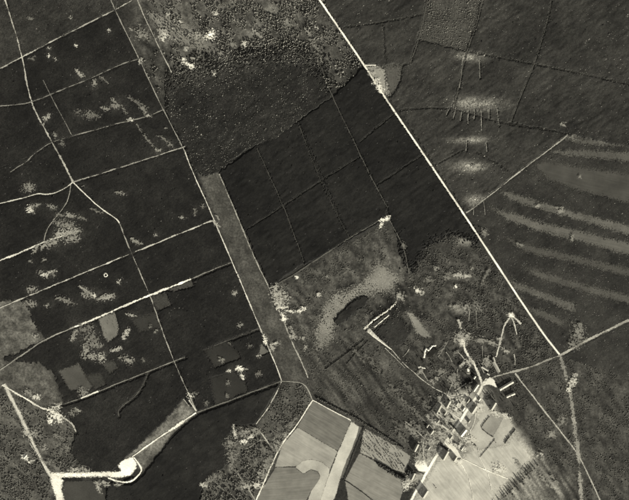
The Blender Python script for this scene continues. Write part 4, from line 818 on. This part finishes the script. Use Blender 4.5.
# ================================================================== BUILDINGS
WALL = plain_mat('brick_wall', .22); ROOF = plain_mat('tile_roof', .20, .5, .35); ROOFP = plain_mat('pale_sheet_roof', .32, .5, .35)
CHIM = plain_mat('chimney_brick', .2); DOOR = plain_mat('door_paint', .12); GLASS = plain_mat('window_glass', .05, .1, 1, .2)
def quad_box(x0, x1, y0, y1, z0, z1):
    V = [(x0, y0, z0), (x1, y0, z0), (x1, y1, z0), (x0, y1, z0), (x0, y0, z1), (x1, y0, z1), (x1, y1, z1), (x0, y1, z1)]
    F = [(0, 3, 2, 1), (4, 5, 6, 7), (0, 1, 5, 4), (1, 2, 6, 5), (2, 3, 7, 6), (3, 0, 4, 7)]
    return V, F
def house(name, label, A, B, hw, eave, ridge, roof=None, chimney=1, cat='house', group=None, win=4, centre=False):
    (ax, ay), (bx, by) = px(*A), px(*B)
    L = math.hypot(bx - ax, by - ay); ux, uy = (bx - ax) / L, (by - ay) / L
    nx_, ny_ = uy, -ux
    if nx_ * SX + ny_ * SY < 0: ux, uy, nx_, ny_ = -ux, -uy, -nx_, -ny_
    off = 0 if centre else hw / 2
    e = bpy.data.objects.new(name, None); COL.objects.link(e); e.empty_display_size = 2
    e.location = ((ax + bx) / 2 - nx_ * off, (ay + by) / 2 - ny_ * off, 0)
    e.rotation_euler = (0, 0, math.atan2(-nx_, ny_) + math.pi)      # local -y looks to the sunny side
    tag(e, label, cat, group)
    l = L / 2; gz = ridge - .25
    # walls with gables
    V = [(-l, -hw, 0), (l, -hw, 0), (l, hw, 0), (-l, hw, 0), (-l, -hw, eave), (l, -hw, eave), (l, hw, eave), (-l, hw, eave), (-l, 0, gz), (l, 0, gz)]
    me = bpy.data.meshes.new('wall'); me.from_pydata(V, [], [(0, 1, 5, 4), (2, 3, 7, 6), (1, 2, 6, 9, 5), (3, 0, 4, 8, 7)]); me.materials.append(WALL); link('wall', me, e)
    ov = .5; sl = (ridge - eave) / hw; th = .3
    V = []; F = []
    for s in (-1, 1):
        b = len(V)
        for x in (-l - ov, l + ov):
            V += [(x, 0, ridge), (x, s * (hw + ov), eave - sl * ov), (x, s * (hw + ov), eave - sl * ov - th), (x, 0, ridge - th)]
        F += [(b, b + 1, b + 5, b + 4), (b + 3, b + 2, b + 6, b + 7), (b + 1, b + 2, b + 6, b + 5), (b, b + 3, b + 2, b + 1), (b + 4, b + 5, b + 6, b + 7)]
    me = bpy.data.meshes.new('roof'); me.from_pydata(V, [], F); me.materials.append(roof or ROOF); rf = link('roof', me, e)
    for k in range(chimney):
        x = -l * .55 + k * l
        V, F = quad_box(x - .5, x + .5, -.45, .45, ridge - .8, ridge + 1.1)
        me = bpy.data.meshes.new('chimney'); me.from_pydata(V, [], F); me.materials.append(CHIM); link('chimney', me, rf)
    V, F = quad_box(-.7, .7, -hw - .06, -hw + .05, 0, 2.1)
    me = bpy.data.meshes.new('door'); me.from_pydata(V, [], F); me.materials.append(DOOR); link('door', me, e)
    for k in range(win):
        x = -l + (k + .5) * 2 * l / win
        if abs(x) < 1.6: x += 2.0
        V, F = quad_box(x - .5, x + .5, -hw - .05, -hw + .05, 1.0, 2.2)
        me = bpy.data.meshes.new('window'); me.from_pydata(V, [], F); me.materials.append(GLASS); link('window', me, e)
    return e
FARM = 'farm buildings of the village'
house('farmhouse', 'tall farmhouse in front of the dark village wood', (491.7, 410), (496, 403), 5, 3.2, 10.5, group=FARM)
house('farmhouse', 'farmhouse right of the village road below the forecourt', (472.5, 413.5), (477, 406.5), 5.2, 3, 9.5, group=FARM)
house('farmhouse', 'farmhouse beside the small village junction', (447, 408), (450.5, 401.5), 4.8, 3, 9.5, group=FARM)
house('farmhouse', 'narrow farmhouse left of the broad white lane', (437, 414), (441.5, 405.5), 3.6, 2.6, 6.0, group=FARM)
house('farmhouse', 'farmhouse with pale roof at the pale field edge', (461.3, 436.5), (466.5, 430), 5.4, 3, 9.6, ROOFP, group=FARM)
house('farmhouse', 'long farmhouse whose shadow crosses the village road', (443.7, 460), (448.5, 451.5), 4.6, 3.2, 11.5, group=FARM)
house('shed', 'small shed right of the long farmhouse', (454.3, 461.5), (457, 457.3), 3.6, 2.6, 8.0, chimney=0, cat='shed', group=FARM, win=2)
house('cottage', 'small cottage above the lane to the round yard', (431, 434.6), (433.7, 430.8), 3.8, 2.6, 7.0, group=FARM, win=2)
house('farmhouse', 'lone farmhouse left of the curving white lane', (415, 451.5), (418.5, 444.5), 4.2, 3, 9.0, group=FARM)
house('barn', 'pale roofed barn lying across the village slope', (442, 424.5), (448.5, 429.2), 4.0, 2.8, 5.6, ROOFP, 0, 'barn', FARM, 2, True)
house('farmhouse', 'farmhouse below the round white yard', (412, 480), (415, 473.5), 4.2, 3, 9.0, group=FARM)
house('farmhouse', 'farmhouse at the bottom end of the village road', (423.5, 498), (428, 491), 5, 3.2, 10.5, group=FARM)
house('barn', 'bright barn on the left of the upper village road', (474, 391.5), (478.5, 385), 3.6, 2.6, 5.5, ROOFP, 0, 'barn', FARM, 2)
house('barn', 'short bright barn turned across the upper village road', (470.5, 393.5), (474, 398), 3.0, 2.4, 5.0, ROOFP, 0, 'barn', FARM, 2, True)
house('barrack', 'long pale barrack hut in the dark village wood', (499.7, 389.5), (513, 381.6), 4.2, 2.4, 4.6, ROOFP, 0, 'barrack', None, 8, True)
house('barrack', 'shorter pale barrack hut below the long one', (506.5, 396.8), (514.7, 393.3), 3.6, 2.4, 4.4, ROOFP, 0, 'barrack', None, 5, True)
house('barn', 'bright barn pointing at the top forecourt', (493.5, 362), (499, 372), 4.4, 2.6, 5.6, ROOFP, 0, 'barn', FARM, 3, True)
house('barn', 'small bright barn above the top forecourt', (482, 366.5), (488.5, 370.5), 3.4, 2.4, 5.0, ROOFP, 0, 'barn', FARM, 2, True)
house('shed', 'tiny bright shed beside the upper white road', (493, 357.5), (494.5, 361.5), 2.6, 2.2, 4.2, ROOFP, 0, 'shed', FARM, 1, True)
house('shed', 'small shed at the bottom left corner', (24, 458), (26.5, 455), 2.6, 2.2, 4.2, ROOFP, 0, 'shed', None, 1, True)

for lab, x, y, L, hw, rd, across, pale_ in [
    ('small shed between white crossing path and lane', 457, 404, 9, 2.8, 5.0, 0, 0), ('small outbuilding near the upper village road bend', 463.5, 409, 10, 3.0, 5.4, 0, 1), ('outbuilding left of the pale roofed barn', 438, 421.5, 9, 2.8, 5.0, 0, 0),
    ('small shed below the broad white lane', 452.5, 419, 8, 2.6, 4.6, 1, 1), ('outbuilding beside the village road above the wedge yard', 451, 437.5, 10, 3.0, 5.6, 0, 0), ('small pale shed on the right of the wedge yard', 456, 444, 9, 2.6, 4.4, 1, 1),
    ('small shed right of the wedge yard end', 462, 449, 8, 2.6, 4.6, 0, 1), ('outbuilding behind the small cottage', 427.5, 426, 9, 2.8, 5.0, 0, 0), ('small shed beside the pale meadow trail', 469, 421.5, 8, 2.6, 4.8, 0, 0),
    ('outbuilding left of the upper village road', 468, 401, 10, 3.0, 5.4, 0, 0), ('small shed above the white forecourt', 488.5, 374, 8, 2.6, 4.4, 1, 1), ('small shed left of the knoll road', 474.5, 377.5, 8, 2.6, 4.6, 0, 1),
    ('small shed beside the small village junction', 445, 413.5, 9, 2.8, 5.0, 0, 0), ('outbuilding beside the lane to the round yard', 429, 448, 10, 3.0, 5.2, 0, 0), ('small shed between farmhouse and forecourt', 479.5, 399.5, 8, 2.6, 4.6, 0, 1)]:
    d = np.array((.55, -.83)) if not across else np.array((.83, .55)); h_ = L / 2 / S
    house('shed', lab, (x - d[0] * h_, y - d[1] * h_), (x + d[0] * h_, y + d[1] * h_), hw, 2.2, rd, ROOFP if pale_ else ROOF, 0, 'shed', 'sheds of the village', 1, True)
hedge('dark orchard clump above the long farmhouse', [(440, 444), (444, 447), (447, 449)], 2.0, 4.5, 2.6, .03, 2.4, 'round', 'tree belt', 'tree_belt')
hedge('dark tree clump beside the narrow farmhouse', [(430, 411), (434, 406), (437, 402)], 2.0, 4.5, 2.6, .03, 2.4, 'round', 'tree belt', 'tree_belt')
hedge('dark tree clump by the bright upper barn', [(463, 388), (467, 385), (471, 382)], 2.0, 4.0, 2.4, .03, 2.4, 'round', 'tree belt', 'tree_belt')
hedge('dark tree clump below the pale roofed barn', [(449, 423), (453, 426), (456, 429)], 1.8, 4.0, 2.2, .03, 2.4, 'round', 'tree belt', 'tree_belt')
# ================================================================== SINGLE TREES
def tree_meshes(kind, seed):
    r = random.Random(seed); V = []; F = []; T = []
    def leaf(c, s, t):
        a, b = r.random() * 6.28, r.uniform(-.9, .9)
        u = Vector((math.cos(a), math.sin(a), r.uniform(-.4, .4))).normalized(); w = u.cross(Vector((math.sin(b), .3, math.cos(b)))).normalized()
        i = len(V)
        for p, q in ((-1, -.7), (1, -.8), (.8, .9), (-.7, 1)): V.append(tuple(c + u * p * s + w * q * s)); T.append(t)
        F.append((i, i + 1, i + 2, i + 3))
    if kind == 'pine':
        for k in range(150):
            z = r.uniform(.18, 1.0); rr = (1 - z) * 1.1 + .12; a = r.random() * 6.28; q = rr * math.sqrt(r.uniform(.15, 1))
            leaf(Vector((q * math.cos(a), q * math.sin(a), z * 2.2)), r.uniform(.12, .24), .055 * r.uniform(.7, 1.4))
    else:
        lobes = [(Vector((r.uniform(-.5, .5), r.uniform(-.5, .5), r.uniform(1.0, 1.8))), r.uniform(.4, .7)) for _ in range(7)]
        for k in range(170):
            c, R = r.choice(lobes); d = Vector((r.gauss(0, 1), r.gauss(0, 1), r.gauss(0, 1))).normalized()
            leaf(c + d * R * r.uniform(.6, 1), r.uniform(.10, .2), (.045 if kind == 'oak' else .13) * r.uniform(.6, 1.4))
    cm = raw_mesh(kind + '_crown', V, F, FOL, {'tone': T})
    V = []; F = []
    def limb(p0, p1, r0, r1):
        i = len(V)
        for p, rad in ((p0, r0), (p1, r1)):
            for k in range(5): V.append((p[0] + rad * math.cos(k * 1.2566), p[1] + rad * math.sin(k * 1.2566), p[2]))
        for k in range(5): F.append((i + k, i + (k + 1) % 5, i + 5 + (k + 1) % 5, i + 5 + k))
    top = 2.0 if kind == 'pine' else 1.5
    limb((0, 0, 0), (0, 0, top), .09, .02)
    for k in range(5):
        a = k * 1.2566 + r.random(); z = .5 + .16 * k
        limb((0, 0, z), (.6 * math.cos(a), .6 * math.sin(a), z + .45), .04, .012)
    return cm, raw_mesh(kind + '_trunk', V, F, BARK)
PROTO = {k: [tree_meshes(k, s + 5) for s in range(4)] for k in ('pine', 'oak', 'birch')}
NTREE = [0]
def tree(kind, label, x, y, size, group, lean=0):
    cm, tm = PROTO[kind][NTREE[0] % 4]; NTREE[0] += 1
    e = bpy.data.objects.new(kind + '_tree', None); COL.objects.link(e); e.empty_display_size = 1
    X, Y = px(x, y); e.location = (X, Y, 0); e.rotation_euler = (0, 0, random.random() * 6.28); e.scale = (size, size, size * random.uniform(.85, 1.15))
    tag(e, label, 'tree', group)
    link('trunk', tm, e); link('crown', cm, e)
def scatter(kind, label, group, poly, n, s0, s1, mind=2.0, avoid=True, near=None):
    q = np.asarray(poly, float); lo, hi = q.min(0), q.max(0); got = []
    tries = 0
    while len(got) < n and tries < 60:
        tries += 1
        P = lo + rng.random((200, 2)) * (hi - lo); P = P[inside(P, poly)]
        if avoid and len(P): P = P[~clear_mask(P, np.full(len(P), .1))]
        for p in P:
            if len(got) < n and all(np.hypot(*(p - g_)) > mind for g_ in got): got.append(p)
    for p in got:
        lab, grp = label, group
        if near:
            w = min(near, key=lambda a: (p[0] - a[0]) ** 2 + (p[1] - a[1]) ** 2)[2]; lab = label + ' ' + w; grp = group + ' ' + w
        tree(kind, lab, p[0], p[1], random.uniform(s0, s1), grp)
scatter('oak', 'small long shadowed tree on the streaky field', 'trees of the streaky pale field', [(364, 429), (390, 444), (409, 457), (403, 472), (390, 467), (378, 460), (361, 451)], 84, 1.2, 2.0, 2.0, False, [(364, 440, 'beside the thin black hedge'), (372, 434, 'near its top corner'), (380, 448, 'in its middle'), (384, 459, 'next to the heavy tree belt'), (394, 449, 'below the upper tree belt'), (398, 462, 'towards its lower end'), (405, 457, 'at its right tip')])
for k, (x, y) in enumerate([(504, 497), (507, 493.5), (511, 489), (515, 486), (519, 481.5), (522, 479), (526, 475), (530, 471.5), (534, 468), (538, 464.5), (500, 501), (496, 505), (505.5, 496), (509, 492), (513, 488), (517, 484), (520.5, 481), (524, 477.5), (528, 473.5), (532, 470), (512, 494), (518, 489), (524, 484), (530, 478)]):
    tree('pine', 'dark tree in the row throwing pointed shadows on the great pale field', x + random.uniform(-.6, .6), y + random.uniform(-.6, .6), random.uniform(2.4, 3.4), 'row of trees below the great pale field')
scatter('pine', 'dark tree in the wood behind the tall farmhouse', 'wood behind the tall farmhouse', [(483, 396), (487, 390), (497, 396), (500, 408), (495, 402), (491, 408)], 16, 1.8, 2.6, 1.4, False)
scatter('pine', 'dark tree in the wood round the barrack huts', 'wood round the barrack huts', [(497, 381), (515, 376), (524, 392), (516, 408), (503, 409), (498, 396), (500, 391)], 24, 1.5, 2.4, 1.8)
scatter('oak', 'garden tree in the village', 'garden trees of the village', [(437, 400), (470, 384), (474, 398), (460, 428), (449, 448), (436, 452), (430, 430)], 42, 1.7, 3.0, 2.4, True, [(476, 409, 'by the farmhouse under the forecourt'), (448, 404, 'by the small village junction'), (439, 410, 'by the narrow farmhouse'), (463, 433, 'by the pale roofed farmhouse'), (446, 455, 'by the long farmhouse'), (432, 432, 'by the small cottage'), (445, 427, 'by the pale roofed barn'), (474, 390, 'by the bright upper barn'), (460, 397, 'by the white crossing path'), (458, 412, 'by the broad white lane')])
scatter('oak', 'tree on rough ground above the village', 'trees above the village junction', [(405, 356), (440, 345), (474, 366), (478, 380), (448, 393), (420, 376)], 40, 1.3, 2.4, 2.6, True, [(432, 352, 'beside the dark pond'), (421, 367, 'beside the small sand heap'), (463, 342, 'beside the bright sandy knoll'), (474, 365, 'beside the white road'), (440, 385, 'along the narrow bright path'), (455, 376, 'along the thin rising path'), (447, 360, 'midway between pond and knoll')])
scatter('birch', 'pale thin tree added on the largest film static mark', 'trees of the largest film static mark', [(450, 104), (470, 99), (503, 106), (480, 109)], 24, .8, 1.3, 1.4, False)  # pale trees added to speckle the film static marks
scatter('birch', 'pale thin tree added on the topmost film static mark', 'trees of the topmost film static mark', [(458, 57), (470, 53), (484, 57), (470, 60)], 9, .8, 1.2, 1.2, False)
scatter('birch', 'pale thin tree added on the film static mark above the road junction', 'trees of the film static mark above the road junction', [(455, 167), (470, 162), (486, 168), (470, 172)], 12, .8, 1.2, 1.4, False)
scatter('oak', 'tree standing alone on the pale grass of the top heath', 'lone trees of the top heath', [(150, 14), (200, 12), (240, 40), (225, 62), (180, 58), (165, 40)], 22, 1.4, 2.4, 3.5)
scatter('oak', 'dark bush on the pale rounded clearing', 'bushes of the pale rounded clearing', [(101, 320), (114, 315), (117, 330), (108, 340)], 11, .55, .8, 2.0, False)
scatter('pine', 'small dark tree in the belt beside the ruined copse', 'trees of the ruined copse', [(234, 428), (256, 430), (264, 440), (250, 446), (236, 446)], 14, .8, 1.5, 2.2, False)
for lab, x, y, s, k in [('lone round tree on the great pale field', 495.7, 442.4, 1.5, 'oak'), ('lone dark tree near the bottom of the pale field', 436, 487.5, 1.8, 'oak'), ('tree between the village road and round yard', 426.5, 458, 2.0, 'oak'),
                        ('tree beside the shed at the pale field', 466, 441, 1.8, 'oak'), ('tall tree at the foot of the streaky field', 404, 466, 2.6, 'pine'), ('dark tree left of the curving white lane', 431.5, 440.5, 1.6, 'oak')]:
    tree(k, lab, x, y, s, None)
print('TRIS stuff', NTRI[0], 'trees', NTREE[0], 'objects', len(bpy.data.objects))
